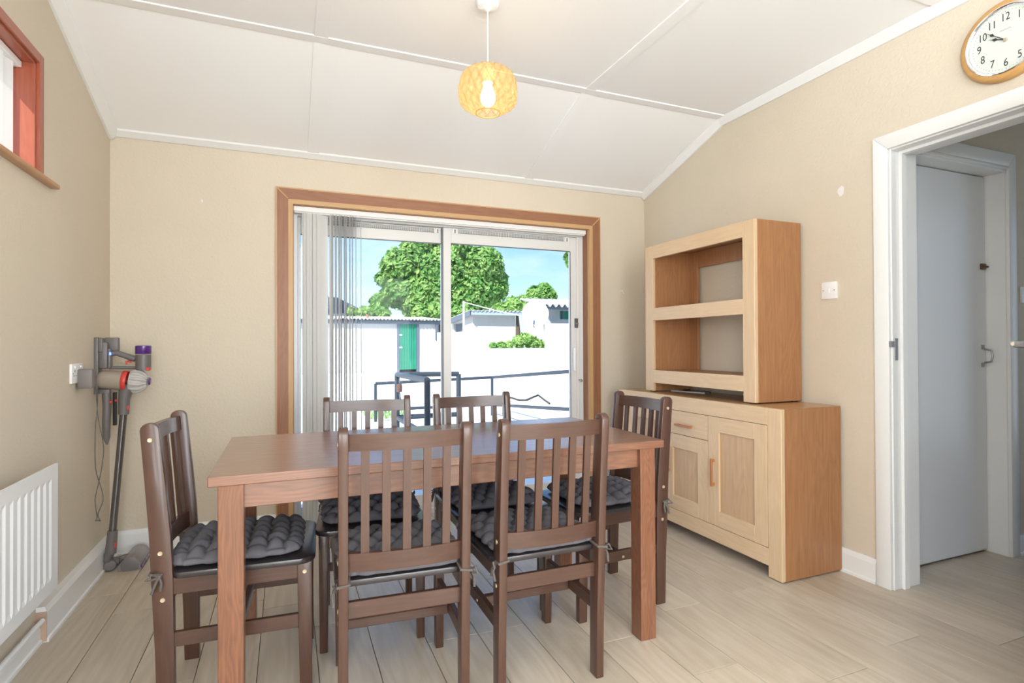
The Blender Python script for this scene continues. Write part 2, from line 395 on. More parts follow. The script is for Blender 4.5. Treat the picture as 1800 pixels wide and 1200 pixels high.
# baseboards
def bboard(h, t): return [(0, 0), (t+.006, 0), (t+.006, .012), (t, .016), (t, h-.022), (t-.004, h-.008), (t-.007, h), (0, h)]
def mir(p, o_, s_): return [(o_+s_*a, b_) for a, b_ in p]
struct(MB().prism(mir(bboard(.13, .016), YB, -1), 'X', XL, -.06).build('baseboard_back', GLOSSW))
struct(MB().prism(mir(bboard(.13, .016), YB, -1), 'X', 2.134, XR).build('baseboard_back_right', GLOSSW))
bl = struct(MB().prism(mir(bboard(.133, .034), XL, 1), 'Y', 2.60, YB).prism(mir(bboard(.075, .016), XL, 1), 'Y', YF, 2.60).build('baseboard_left', GLOSSW))
MB().box(XL, XL+.034, 2.596, 2.6005, .004, .115).build('cut_end', mat('raw_wood_end', (.48, .33, .24), .7), bl)
struct(MB().prism(mir(bboard(.113, .016), XR, -1), 'Y', 1.74, YB).prism(mir(bboard(.113, .016), XR, -1), 'Y', YF, .80).build('baseboard_right', GLOSSW))
struct(MB().prism(mir(bboard(.10, .014), YHW, -1), 'X', 3.55, 4.62).build('baseboard_hall', GLOSSW))

# ------------------------------------------------------------------ patio door with its timber casing
cas = struct(thing('trim_6', None, None, (0, 0, 0)))
def mitred(name, m_, mx_, x0, x1, z1, wd, y0, y1, lo=0.):
    """three sided casing, outer edge x0..x1,z1, width wd, mitred corners"""
    for p, ax in (([(x0, lo), (x0+wd, lo), (x0+wd, z1-wd), (x0, z1)], m_), ([(x1, lo), (x1, z1), (x1-wd, z1-wd), (x1-wd, lo)], m_), ([(x0, z1), (x0+wd, z1-wd), (x1-wd, z1-wd), (x1, z1)], mx_)):
        MB().prism(p, 'Y', y0, y1).build(name, ax, cas)
mitred('edge_bead', FRL, FRLX, -.063, 2.135, 2.050, .008, YB-.017, YB+.001)
mitred('casing_board', FRB, FRBX, -.055, 2.127, 2.042, .061, YB-.020, YB+.001)
mitred('lining', FRL, FRLX, .006, 2.066, 1.981, .026, YB-.021, YB+.135)
mitred('reveal_board', FRB, FRBX, .030, 2.042, 1.957, .006, YB+.012, YB+.135)
for sx_ in (0, 1):   # pale mitre strip let into each top corner
    a, b_ = ((-.052, 2.039), (.004, 1.984)) if sx_ == 0 else ((2.124, 2.039), (2.068, 1.984))
    MB().tube([(a[0], YB-.020, a[1]), (b_[0], YB-.020, b_[1])], .0045, 6).build('mitre_strip', FRL, cas)

pd = struct(thing('door_1', None, None, (0, 0, 0)))
pd['label'] = 'white framed sliding glass patio door'
FY0, FY1 = YB+.075, YB+.145
fr = MB()
fr.box(.034, .058, FY0, FY1, .0, 1.955, .002); fr.box(1.985, 2.040, FY0, FY1, 0, 1.955, .003)
fr.box(.058, 1.985, FY0, FY1, 1.908, 1.955, .002); fr.box(.058, 1.985, FY0, FY1, .0, .035, .002)
fr.box(1.999, 2.006, FY0-.008, FY0, .03, 1.90, .001)
fr.build('door_frame', UPVC, pd)
VENTM = mat('vent_mesh', (.20, .20, .21), .6)
def sash(x0, x1, y0, y1, st0, st1):
    b_ = MB(); zt, zg = 1.906, 1.803
    b_.box(x0, x0+st0, y0, y1, .035, zt, .003); b_.box(x1-st1, x1, y0, y1, .035, zt, .003)
    b_.box(x0+st0, x1-st1, y0, y1, zg, zt, .002); b_.box(x0+st0, x1-st1, y0, y1, .035, .12, .002)
    s_ = b_.build('sash', UPVC, pd)
    MB().box(x0+st0-.004, x1-st1+.004, (y0+y1)/2-.004, (y0+y1)/2+.004, .115, zg+.004).build('glass_pane', GLASS, s_)
    v = MB(); v.box(x0+st0+.05, x1-st1-.05, y0-.003, y0+.001, 1.872, 1.899)
    v.build('vent_strip', VENTM, s_)
    h = MB(); nx = int((x1-x0-st0-st1-.11)/.012)
    for i in range(nx+1):
        xx = x0+st0+.054+i*.012; h.box(xx, xx+.003, y0-.0045, y0-.0025, 1.873, 1.898)
    for zz in (1.8795, 1.8865, 1.8930): h.box(x0+st0+.05, x1-st1-.05, y0-.0045, y0-.0025, zz, zz+.0025)
    h.build('vent_grille', UPVC, s_)
    for xx in (x0+st0+.026, x1-st1-.026):
        MB().box(xx-.016, xx+.016, y0-.006, y0, 1.866, 1.904, .002).build('vent_cap', WHITE, s_)
        MB().box(xx-.006, xx+.006, y0-.007, y0-.0055, 1.888, 1.8945).box(xx-.006, xx+.006, y0-.007, y0-.0055, 1.8715, 1.8775).build('cap_mark', DARKG, s_)
        MB().box(xx-.006, xx+.006, y0-.007, y0-.0055, 1.880, 1.8855).build('cap_mark', mat('red_print', (.55, .06, .05), .5) if 'red_print' not in MATS else MATS['red_print'], s_)
    MB().box(x0+st0, x1-st1, y0-.004, y0, 1.796, 1.803).build('glazing_gasket', DARKG, s_)
    return s_
sash(.058, 1.000, FY0+.036, FY0+.064, .020, .034)
s2 = sash(.972, 1.985, FY0+.004, FY0+.032, .054, .054)
MB().box(.964, .972, FY0+.006, FY0+.036, .035, 1.90).build('stile_gasket', DARKG, s2)
MB().box(1.930, 1.934, FY0+.0, FY0+.004, .12, 1.80).build('stile_gasket', DARKG, s2)
hb = MB().box(1.946, 1.964, FY0-.026, FY0-.004, .920, 1.092, .005, 2); hb.box(1.950, 1.960, FY0-.006, FY0+.006, .935, .955); hb.box(1.950, 1.960, FY0-.006, FY0+.006, 1.06, 1.08)
hb.build('handle', WHITE, s2, True)
MB().box(1.966, 1.972, FY0-.004, FY0+.005, .93, .94).box(1.968, 1.974, FY0-.003, FY0+.005, 1.068, 1.074).build('handle_screw', CHROME, s2)
lk = MB().box(1.966, 1.993, FY0-.006, FY0+.005, 1.238, 1.308, .002).build('lock_plate', DARKG, s2)
MB().lathe([(0, .012), (.008, .012), (.008, 0)], TR((1.982, FY0-.004, 1.268), (0, -1, 0)), 12).build('lock_cylinder', CHROME, lk, True)
kb = MB().lathe([(0, .030), (.010, .028), (.013, .018), (.007, .008), (.007, 0)], TR((2.004, FY0-.004, .850), (0, -1, 0)), 14)
kb.tube([(2.004, FY0-.02, .853), (1.985, FY0-.022, .857)], .005, 8).build('bolt_knob', CHROME, pd, True)

# vertical blind drawn to one side of the patio door
vb = thing('vertical_blind', 'pale vertical slat blind drawn back to one side of the patio door', 'blind', (.23, 3.565, 0))
bx('headrail', WHITE, vb, .034, 2.034, YB+.018, YB+.056, 1.922, 1.954, .003)
bx('track_lip', UPVC, vb, .040, 2.028, YB+.027, YB+.047, 1.914, 1.922, .001)
def slat(x, ang, m_=SLAT, zb=.05):
    w_ = .0445; n = 6; vs = []; fs = []
    for i in range(n+1):
        t = -1+2*i/n; a = ang
        dx, dy = t*w_*math.cos(a), t*w_*math.sin(a); c = .004*(1-t*t)
        ox, oy = -math.sin(a)*c, math.cos(a)*c
        vs += [(x-.23+dx+ox, dy+oy, zb), (x-.23+dx+ox, dy+oy, 1.915)]
    for i in range(n): fs.append((2*i, 2*i+2, 2*i+3, 2*i+1))
    MB().mesh(vs, fs, False).build('slat', m_, vb, 'all')
for i in range(11): slat(.116+i*.0085, math.radians(40+random.uniform(-16, 14)))
xx = .246
for i, d in enumerate((0, .012, .020, .020, .012, .020, .010, .022, .016, .022)):
    xx += d; slat(xx, math.radians(94.5-1.0*i+random.uniform(-1.5, 1.5)))
MB().tube([(.1995, 0, .02), (.1995, 0, 1.92)], .0022, 6).build('cord', mat('grey_cord', (.42, .44, .44), .7), vb)
# ------------------------------------------------------------------ high window in the left wall
w1 = struct(thing('window_1', None, None, (XL, (WY0+WY1)/2, WZ0)))
CW = .036
for nm, m_, q in (('casing_jamb', MAHO, (XL-.002, XL+.016, WY1, WY1+CW, WZ0-.005, WZ1+CW)), ('casing_jamb', MAHO, (XL-.002, XL+.016, WY0-CW, WY0, WZ0-.005, WZ1+CW)),
                  ('casing_head', MAHOY, (XL-.002, XL+.016, WY0, WY1, WZ1, WZ1+CW)),
                  ('reveal_jamb', MAHO, (XL-.135, XL+.004, WY1-.010, WY1+.002, WZ0, WZ1)), ('reveal_jamb', MAHO, (XL-.135, XL+.004, WY0-.002, WY0+.010, WZ0, WZ1)),
                  ('reveal_head', MAHOY, (XL-.135, XL+.004, WY0, WY1, WZ1-.010, WZ1+.002))):
    bx(nm, m_, w1, *q)
bx('window_sill', SILLW, w1, XL-.135, XL+.030, WY0-.16, WY1+.158, WZ0-.019, WZ0+.001, .007, 3)
def winframe(par, y0, y1, z0, z1, x0, x1, wd, mulls):
    for q in ((x0, x1, y0, y0+wd, z0, z1), (x0, x1, y1-wd, y1, z0, z1), (x0, x1, y0+wd, y1-wd, z0, z0+wd), (x0, x1, y0+wd, y1-wd, z1-wd, z1)): bx('frame_bar', WHITE, par, *q)
    for m_ in mulls: bx('frame_bar', WHITE, par, x0, x1, m_-wd/2, m_+wd/2, z0+wd, z1-wd)
    bx('glass_pane', GLASS, par, (x0+x1)/2-.003, (x0+x1)/2+.003, y0+wd-.004, y1-wd+.004, z0+wd-.004, z1-wd+.004, 0)
winframe(w1, WY0+.010, WY1-.010, WZ0+.002, WZ1-.010, XL-.125, XL-.085, .035, (1.9,))
b2 = thing('vertical_blind', 'white vertical slat blind hanging in the mahogany framed high window', 'blind', (XL-.05, 1.9, WZ0))
bx('headrail', WHITE, b2, XL-.068, XL-.034, WY0+.014, WY1-.016, WZ1-.035, WZ1-.012)
for i in range(17):
    y = WY0+.06+i*.0765; a = math.radians(62); w_ = .043
    vs = []; n = 4
    for j in range(n+1):
        t = -1+2*j/n; c = .004*(1-t*t)
        vs += [(t*w_*math.cos(a)*.4-c, y-1.9+t*w_*math.sin(a), .020), (t*w_*math.cos(a)*.4-c, y-1.9+t*w_*math.sin(a), WZ1-WZ0-.035)]
    o = MB().mesh(vs, [(2*j, 2*j+2, 2*j+3, 2*j+1) for j in range(n)], False).build('slat', SLAT, b2, 'all')
ch = MB()
for i in range(16):
    y = WY0+.06+i*.0765-1.9
    ch.tube([(0, y+.076*t/6, .022+.035*(abs(t-3)/3)**2) for t in range(7)], .0012, 4)
ch.build('bottom_chain', WHITE, b2)
# invented windows behind and beside the camera, added for the fill light
w2 = struct(thing('added_window_2', None, None, (XL, (VY0+VY1)/2, VZ0))); winframe(w2, VY0, VY1, VZ0, VZ1, XL-.09, XL-.04, .05, ((VY0+VY1)/2,))
w4 = struct(thing('added_window_4', None, None, (XR, (KY0+KY1)/2, .78))); winframe(w4, KY0, KY1, .78, 2.22, XR+.06, XR+.11, .05, ((KY0+KY1)/2,))
w3 = struct(thing('added_window_3', None, None, ((FX0+FX1)/2, YF, FZ0)))
for q in ((FX0, FX0+.05, YF-.09, YF-.04, FZ0, FZ1), (FX1-.05, FX1, YF-.09, YF-.04, FZ0, FZ1), (FX0, FX1, YF-.09, YF-.04, FZ0, FZ0+.05), (FX0, FX1, YF-.09, YF-.04, FZ1-.05, FZ1), (.80, .85, YF-.09, YF-.04, FZ0, FZ1)): bx('frame_bar', WHITE, w3, *q)
bx('glass_pane', GLASS, w3, FX0+.04, FX1-.04, YF-.068, YF-.062, FZ0+.04, FZ1-.04, 0)

# ------------------------------------------------------------------ doorway to the hall
t7 = struct(thing('trim_7', None, None, (XR, DY1, 0)))
AW, AT = .068, .020
def arch_board(name, poly, xa, xb_):
    MB().prism([(p[0]-DY1, p[1]) for p in poly], 'X', xa-XR, xb_-XR, .004, 2).build(name, GLOSSW, t7, True)
yo, yi, zo, zi = DY1+.006+AW, DY1+.006, DZ+.006+AW, DZ+.006
arch_board('architrave_jamb', [(yi, 0), (yo, 0), (yo, zo), (yi, zi)], XR-AT, XR+.001)
arch_board('architrave_head', [(yi, zi), (yo, zo), (DY0-.006-AW, zo), (DY0-.006, zi)], XR-AT, XR+.001)
arch_board('architrave_jamb', [(DY0-.006, 0), (DY0-.006, zi), (DY0-.006-AW, zo), (DY0-.006-AW, 0)], XR-AT, XR+.001)
bx('lining_jamb', GLOSSW, t7, XR-.004, XH+.006, DY1, DY1+.021, 0, DZ+.02); bx('lining_jamb', GLOSSW, t7, XR-.004, XH+.006, DY0-.021, DY0, 0, DZ+.02)
bx('lining_head', GLOSSW, t7, XR-.004, XH+.006, DY0, DY1, DZ, DZ+.021)
bx('door_stop', GLOSSW, t7, XR+.046, XR+.082, DY1-.014, DY1, 0, DZ); bx('door_stop', GLOSSW, t7, XR+.046, XR+.082, DY0, DY0+.014, 0, DZ); bx('door_stop', GLOSSW, t7, XR+.046, XR+.082, DY0+.014, DY1-.014, DZ-.014, DZ)
kp = MB().box(.008, .030, -.0035, .001, 1.035, 1.135, .001).box(-.018, .010, -.003, .012, 1.095, 1.122, .001)
kp.build('strike_plate', STEEL, t7)
# hall door with its own frame
t8 = struct(thing('trim_8', None, None, (HDX1, YHW, 0)))
bx('lining_jamb', GLOSSW, t8, HDX1, HDX1+.02, YHW-.004, YHW+.13, 0, HDZ+.02); bx('lining_jamb', GLOSSW, t8, HDX0-.02, HDX0, YHW-.004, YHW+.13, 0, HDZ+.02)
bx('lining_head', GLOSSW, t8, HDX0, HDX1, YHW-.004, YHW+.13, HDZ, HDZ+.02)
def arch2(name, poly): MB().prism([(p[0]-HDX1, p[1]) for p in poly], 'Y', -.020, .001, .004, 2).build(name, GLOSSW, t8, True)
arch2('architrave_jamb', [(HDX1+.004, 0), (HDX1+.072, 0), (HDX1+.072, HDZ+.092), (HDX1+.004, HDZ+.024)])
arch2('architrave_head', [(HDX1+.004, HDZ+.024), (HDX1+.072, HDZ+.092), (XH+.006, HDZ+.092), (XH+.006, HDZ+.024)])
arch2('head_bead', [(HDX1+.004, HDZ+.010), (HDX1+.004, HDZ+.024), (XH+.006, HDZ+.024), (XH+.006, HDZ+.010)])
d3 = struct(thing('door_3', None, None, (HDX0, YHW+.085, 0)))
bx('door_leaf', DOORW, d3, HDX0+.002, HDX1-.004, YHW+.085, YHW+.122, .012, HDZ-.004, .003)
c = onY(1729, 469, YHW+.085); BOLT = mat('dark_brass', (.16, .11, .07), .4, metal=.8)
bo = MB().box(c.x-.034-HDX0, c.x+.004-HDX0, -.012, .001, c.z-.016, c.z+.016, .003); bo.tube([(c.x-.02-HDX0, -.010, c.z), (c.x+.028-HDX0, -.010, c.z)], .006, 8)
bo.build('night_latch', BOLT, d3)
a, b_ = onY(1727, 610, YHW+.085), onY(1727, 641, YHW+.085); hx = a.x-HDX0
ph = MB().tube([(hx, 0, a.z), (hx+.012, -.006, a.z-.012), (hx+.012, -.034, a.z-.018), (hx+.012, -.040, (a.z+b_.z)/2), (hx+.012, -.034, b_.z+.018), (hx+.012, -.006, b_.z+.012), (hx, 0, b_.z)], .005, 8)
ph.box(hx-.012, hx+.012, -.004, .001, a.z-.010, a.z+.012, .001); ph.box(hx-.012, hx+.012, -.004, .001, b_.z-.012, b_.z+.010, .001)
ph.build('pull_handle', STEEL, d3, True)
# the dining room door, standing open into the room
ANG = math.radians(185.0)
d2 = struct(thing('door_2', None, None, (XR-.006, DY0+.004, 0), ANG))
MB().box(.002, .775, 0, .036, .010, DZ-.006, .002).build('door_leaf', DOORW, d2)
hz = onX(1788, 604.5, 1.78).z
for sg in (-1, 1):
    y0 = 0 if sg < 0 else .036
    lv = MB().lathe([(0, .008), (.024, .008), (.026, .004), (.026, 0)], TR((.655, y0, hz), (0, sg, 0)), 20)
    lv.tube([(.655, y0, hz), (.655, y0+sg*.040, hz), (.662, y0+sg*.047, hz), (.70, y0+sg*.049, hz), (.735, y0+sg*.048, hz), (.757, y0+sg*.046, hz), (.764, y0+sg*.045, hz)], .010, 12, rads=[.010, .010, .011, .0115, .010, .0085, .004])
    lv.build('lever_handle', CHROME, d2, True)
for z in (.22, 1.75): MB().tube([(0, -.004, z-.04), (0, -.004, z+.04)], .006, 8).build('hinge', CHROME, d2, True)

# ------------------------------------------------------------------ switches, sockets, wall marks
def switch(name, label, c, nrm, right, w_=.086, gang=1, kind='switch'):
    t = thing(name, label, 'light switch' if kind == 'switch' else 'socket', c)
    m_ = TR((0, 0, 0), nrm, right)
    def put(b_): 
        bmesh.ops.transform(b_.bm, matrix=m_, verts=list(b_.bm.verts)); return b_
    put(MB().box(-w_/2, w_/2, -.043, .043, -.001, .009, .003, 2)).build('plate', WHITE, t, True)
    if kind == 'switch': put(MB().box(-.006, .006, -.013, .013, .008, .0125, .002)).build('rocker', WHITE, t)
    else:
        for sx_ in ((-.036, .036) if gang == 2 else (0,)):
            for q in ((-.004, .004, .006, .016), (-.016, -.008, -.012, -.007), (.008, .016, -.012, -.007)): put(MB().box(sx_+q[0], sx_+q[1], q[2], q[3], .0088, .0095)).build('pin_hole', DARKG, t)
            put(MB().box(sx_-.005, sx_+.005, .024, .034, .008, .0125, .001)).build('rocker', WHITE, t)
    for sx_ in (-w_/2+.013, w_/2-.013): put(MB().lathe([(0, .0105), (.0035, .0105), (.0035, .008)], Matrix.Translation((sx_, 0, 0)), 10)).build('screw', CHROME, t)
    return t
switch('light_switch', 'white single light switch on the beige wall beside the oak shelf unit', (XR, 1.972, 1.380), (-1, 0, 0), (0, -1, 0))
c = onY(1793, 518, YHW); switch('light_switch', 'white light switch on the hall wall beside the white door frame', (c.x+.043, YHW, c.z), (0, -1, 0), (1, 0, 0))
switch('wall_socket', 'white double wall socket with the grey charger plugged in', (XL, 3.015, .994), (1, 0, 0), (0, 1, 0), .146, 2, 'socket')
PATCH = mat('white_filler', (.80, .78, .75), .8)
def wall_mark(label, loc, nrm, rx, rz):
    b_ = MB(); n = 10; vs = [(0, 0, .0025)]
    for i in range(n):
        q = random.uniform(.7, 1.15); vs.append((rx*q*math.cos(2*PI*i/n), rz*q*math.sin(2*PI*i/n), -.0005))
    b_.mesh(vs, [(0, 1+i, 1+(i+1) % n) for i in range(n)])
    bmesh.ops.transform(b_.bm, matrix=TR((0, 0, 0), nrm, (1, 0, 0) if abs(nrm[1]) > .5 else (0, 1, 0)), verts=list(b_.bm.verts))
    o = b_.build('filler_patch', PATCH, None, True); o.location = loc; tag(o, label, 'wall filler')
c = onY(355, 353, YB); wall_mark('tiny white filler spot on the beige wall beside the patio door', c, (0, -1, 0), .007, .011)
c = onX(1478, 336, XR); wall_mark('larger white filler patch on the wall above the light switch', c, (-1, 0, 0), .022, .030)
c = onY(1093, 513, YB); 
hk = thing('wall_hook', 'small white hook on the wall strip between patio door and shelf unit', 'hook', c)
MB().lathe([(0, .008), (.006, .008), (.008, .0), (0, 0)], TR((0, 0, .006), (0, -1, 0)), 10).build('pad', PATCH, hk, True)
MB().tube([(0, -.004, .008), (0, -.014, -.004), (0.002, -.016, -.014), (.004, -.022, -.012)], .003, 6).build('prong', PATCH, hk, True)

# ------------------------------------------------------------------ radiator
RY0, RY1, RZ0, RZ1, RX = 1.45, 2.525, .232, .684, -.785
ra = thing('radiator', 'white ribbed panel radiator under the high window', 'radiator', (XL, (RY0+RY1)/2, RZ0))
def rib_panel(x, d):
    n = int((RY1-RY0-.05)/.05); prof = [(RY0, 0.)]
    y = RY0+.028
    for i in range(n):
        prof += [(y, 0), (y+.010, d), (y+.028, d), (y+.038, 0)]; y += .05
    prof.append((RY1, 0)); p0 = ra.location
    zs = [RZ0, RZ0+.045, RZ0+.06, RZ1-.06, RZ1-.045, RZ1]; f = [0, 0, 1, 1, 0, 0]
    vs = []; m_ = len(prof)
    for z, q in zip(zs, f):
        for yy, dd in prof: vs.append((x+dd*q-p0.x, yy-p0.y, z-p0.z))
    for yy, z in ((RY1, RZ1), (RY0, RZ1), (RY1, RZ0), (RY0, RZ0)): pass
    fs = [(r*m_+i, r*m_+i+1, (r+1)*m_+i+1, (r+1)*m_+i) for r in range(len(zs)-1) for i in range(m_-1)]
    # rolled edge back into the panel
    bk = len(vs); 
    for yy, z in ((RY0, RZ0), (RY1, RZ0), (RY1, RZ1), (RY0, RZ1)): vs.append((x-.009-p0.x, yy-p0.y, z-p0.z))
    fs += [(bk, bk+1, bk+2, bk+3)]
    lo, hi = list(range(m_)), list(range(5*m_, 6*m_))
    fs += [tuple(lo+[bk+1, bk]), tuple(hi[::-1]+[bk+3, bk+2]), tuple([r*m_ for r in range(6)]+[bk+3, bk]), tuple([r*m_+m_-1 for r in range(6)][::-1]+[bk+1, bk+2])]
    return MB().mesh(vs, fs)
rib_panel(RX, -.0045).build('front_panel', RADW, ra)
bx('back_panel', RADW, ra, -.852, -.842, RY0+.02, RY1-.02, RZ0+.02, RZ1-.035, .003)
fin = MB(); p0 = ra.location
for i in range(40): fin.box(-.842-p0.x, RX-.009-p0.x, RY0+.02+i*.026-p0.y, RY0+.021+i*.026-p0.y, RZ0+.04-p0.z, RZ1-.03-p0.z)
fin.build('convector_fins', RADW, ra)
for yy in (RY0+.12, RY1-.42): bx('wall_bracket', DARKG, ra, XL+.0005, -.84, yy, yy+.03, RZ0+.05, RZ1-.02)
va = MB().tube([(RX-.03-p0.x, RY0-.03-p0.y, RZ0+.04-p0.z), (RX-.03-p0.x, RY0+.01-p0.y, RZ0+.04-p0.z)], .011, 10); va.tube([(RX-.03-p0.x, RY0-.03-p0.y, .0-p0.z), (RX-.03-p0.x, RY0-.03-p0.y, RZ0+.10-p0.z)], .009, 10); va.build('valve', CHROME, ra, True)
bx('foot_pipe', RADW, ra, XL+.016, XL+.034, RY0-.3, 2.59, .080, .098, .006)

# ------------------------------------------------------------------ clock
CK = (XR, 1.221, 2.256)
ck = thing('wall_clock', 'round wall clock with pale wood rim and black numerals above the doorway', 'clock', CK)
CM = TR((0, 0, 0), (-1, 0, 0), (0, -1, 0))
def ckput(b_, name, m_, par=ck, smooth=True):
    bmesh.ops.transform(b_.bm, matrix=CM, verts=list(b_.bm.verts)); return b_.build(name, m_, par, smooth)
CLW = wood('clock_rim_wood', (.62, .36, .13), (.52, .28, .09), 'Y', rough=.4, rings=.3)
ckput(MB().lathe([(.122, .0), (.150, .0), (.1525, .010), (.149, .022), (.140, .029), (.128, .029), (.124, .024)], None, 64, True), 'rim', CLW)
ckput(MB().lathe([(.1285, .026), (.1275, .032), (.124, .034), (.120, .031), (.1165, .022), (.1165, .016), (.1275, .016)], None, 64, True), 'bezel', mat('polished_chrome', (.86, .86, .87), .1, metal=1.))
CF = mat('clock_face', (.76, .75, .70), .5)
ckput(MB().lathe([(0, .018), (.1175, .018), (.1175, .004), (0, .004)], None, 48), 'face', CF)
INK = mat('clock_ink', (.03, .03, .032), .5)
for i in range(1, 13):
    cu = bpy.data.curves.new('num', 'FONT'); cu.body = str(i); cu.size = .037; cu.align_x = 'CENTER'; cu.align_y = 'CENTER'; cu.extrude = .0002
    to = bpy.data.objects.new('num', cu); COL.objects.link(to); dg = bpy.context.evaluated_depsgraph_get(); me = bpy.data.meshes.new_from_object(to.evaluated_get(dg))
    bpy.data.objects.remove(to); a = math.radians(90-30*i); r_ = .086
    me.transform(CM @ Matrix.Translation((r_*math.cos(a), r_*math.sin(a), .0184)) @ Matrix.Diagonal((.82, 1.12, 1, 1))); me.materials.clear(); me.materials.append(INK); link('numeral', me, ck)
tk = MB()
for i in range(60):
    a = 2*PI*i/60; tk.box(-.0006, .0006, .106, .106+(.004 if i % 5 == 0 else .002), .0181, .0186); vv = list(tk.bm.verts)[-8:]
    bmesh.ops.rotate(tk.bm, verts=vv, cent=(0, 0, 0), matrix=Matrix.Rotation(a, 3, 'Z'))
ckput(tk, 'minute_track', INK, ck, False)
sg_ = MB(); sg_.tube([(-.018+.0045*i, .040+.0016*math.sin(i*2.1), .0184) for i in range(9)], .0007, 5); ckput(sg_, 'maker_mark', mat('grey_print', (.25, .25, .26), .5))
def hand(ang, pts): 
    b_ = MB().prism(pts, 'Z', 0, .0008); bmesh.ops.rotate(b_.bm, verts=list(b_.bm.verts), cent=(0, 0, 0), matrix=Matrix.Rotation(-ang, 3, 'Z')); return b_
mh = hand(math.radians(311.5), [(-.0016, 0), (-.0012, .046), (-.0055, .056), (-.001, .064), (0, .084), (.001, .064), (.0055, .056), (.0012, .046), (.0016, 0)])
bmesh.ops.translate(mh.bm, verts=list(mh.bm.verts), vec=(0, 0, .0225)); ckput(mh, 'minute_hand', INK, ck, False)
hh = hand(math.radians(296), [(-.0016, 0), (-.0014, .028), (-.0062, .036), (-.001, .047), (0, .060), (.001, .047), (.0062, .036), (.0014, .028), (.0016, 0)])
bmesh.ops.translate(hh.bm, verts=list(hh.bm.verts), vec=(0, 0, .0205)); ckput(hh, 'hour_hand', INK, ck, False)
ckput(MB().lathe([(0, .026), (.005, .0255), (.0065, .023), (.0065, .019)], None, 16), 'hub', BRASS)
ckput(MB().lathe([(0, .0295), (.119, .0275), (.119, .0265), (0, .0285)], None, 40), 'crystal', GLASS)

# ------------------------------------------------------------------ pendant lamp
LX, LY = .764, 2.13
lp = thing('pendant_lamp', 'amber cut glass pendant lamp hanging on a white cord from the ceiling', 'lamp', (LX, LY, ZC))
MB().lathe([(0, .004), (.048, .004), (.048, -.012), (.040, -.026), (.014, -.034), (.006, -.040), (0, -.040)], None, 28).build('ceiling_rose', WHITE, lp, True)
MB().tube([(0, 0, -.035), (0, 0, -.285)], .0032, 8).build('cord', mat('cream_flex', (.78, .74, .64), .5), lp, True)
MB().lathe([(.0, -.262), (.006, -.262), (.014, -.276), (.021, -.284), (.021, -.335), (.0, -.335)], None, 20).build('lamp_holder', WHITE, lp, True)
prof = [(.018, -.279), (.045, -.280), (.070, -.284), (.092, -.292), (.107, -.306), (.116, -.325), (.1215, -.350), (.1225, -.378), (.1205, -.405), (.117, -.418), (.106, -.430), (.088, -.441), (.068, -.452), (.052, -.457), (.049, -.461)]
P2 = []
for (a, h1), (b_, h2) in zip(prof[:-1], prof[1:]):
    for t in range(4): P2.append((a+(b_-a)*t/4, h1+(h2-h1)*t/4))
P2.append(prof[-1])
vs = []; NS = 128; NC = 20
for i, (r_, h_) in enumerate(P2):
    for k in range(NS):
        a = 2*PI*k/NS; s_ = i/len(P2)*9.5
        d_ = .0065*(abs(math.sin(NC*a/2+PI*s_/2))*abs(math.sin(NC*a/2-PI*s_/2)))**.7 if 4 < i < len(P2)-6 else 0
        vs.append(((r_-d_)*math.cos(a), (r_-d_)*math.sin(a), h_))
fs = [(i*NS+k, i*NS+(k+1) % NS, (i+1)*NS+(k+1) % NS, (i+1)*NS+k) for i in range(len(P2)-1) for k in range(NS)]
sh_ = MB().mesh(vs, fs).build('lamp_shade', thin('amber_glass', (.90, .74, .49), rough=.10, translucent=.17, gloss=.3), lp, 'all')
sh_.data.materials.append(thin('amber_glass_cut', (.76, .55, .30), rough=.10, translucent=.24, gloss=.3))
for pl_ in sh_.data.polygons:
    i, k = divmod(min(pl_.vertices), NS); a = 2*PI*(k+.5)/NS; s_ = (i+.5)/len(P2)*9.5
    if 8 < i < len(P2)-4 and min(abs(math.sin(NC*a/2+PI*s_/2)), abs(math.sin(NC*a/2-PI*s_/2))) < .30: pl_.material_index = 1
MB().tube([(.0495*math.cos(2*PI*k/40), .0495*math.sin(2*PI*k/40), -.4585) for k in range(41)], .0028, 8, False).build('shade_rim', thin('amber_glass_rim', (.72, .50, .22), rough=.08, translucent=.7), lp, True)
MB().lathe([(0, -.432), (.012, -.430), (.024, -.420), (.030, -.402), (.029, -.385), (.020, -.355), (.014, -.335), (0, -.335)], None, 24).build('bulb', mat('lit_bulb', (1, .9, .7), .4, emit=(1, .86, .62), estr=28.), lp, True)
# ------------------------------------------------------------------ dining table
TX0, TX1, TY0, TY1, TZ = -.206, 1.330, 1.736, 2.478, .748
tb = thing('dining_table', 'long reddish brown stained pine dining table', 'table', ((TX0+TX1)/2, (TY0+TY1)/2, 0))
bx('tabletop', TABX, tb, TX0, TX1, TY0, TY1, TZ-.029, TZ, .003, 2)
LXa, LXb, LYa, LYb, LW = -.181, 1.226, 1.741, 2.407, .0665
for lx in (LXa, LXb):
    for ly in (LYa, LYb): bx('leg', TABZ, tb, lx, lx+LW, ly, ly+LW, 0, TZ-.028, .003, 2)
for ly in (LYa+.020, LYb+LW-.042): bx('apron', TABX, tb, LXa+LW-.002, LXb+.002, ly, ly+.022, .648, TZ-.028)
for lx in (LXa+.020, LXb+LW-.042): bx('apron', TABY, tb, lx, lx+.022, LYa+LW-.002, LYb+.002, .648, TZ-.028)

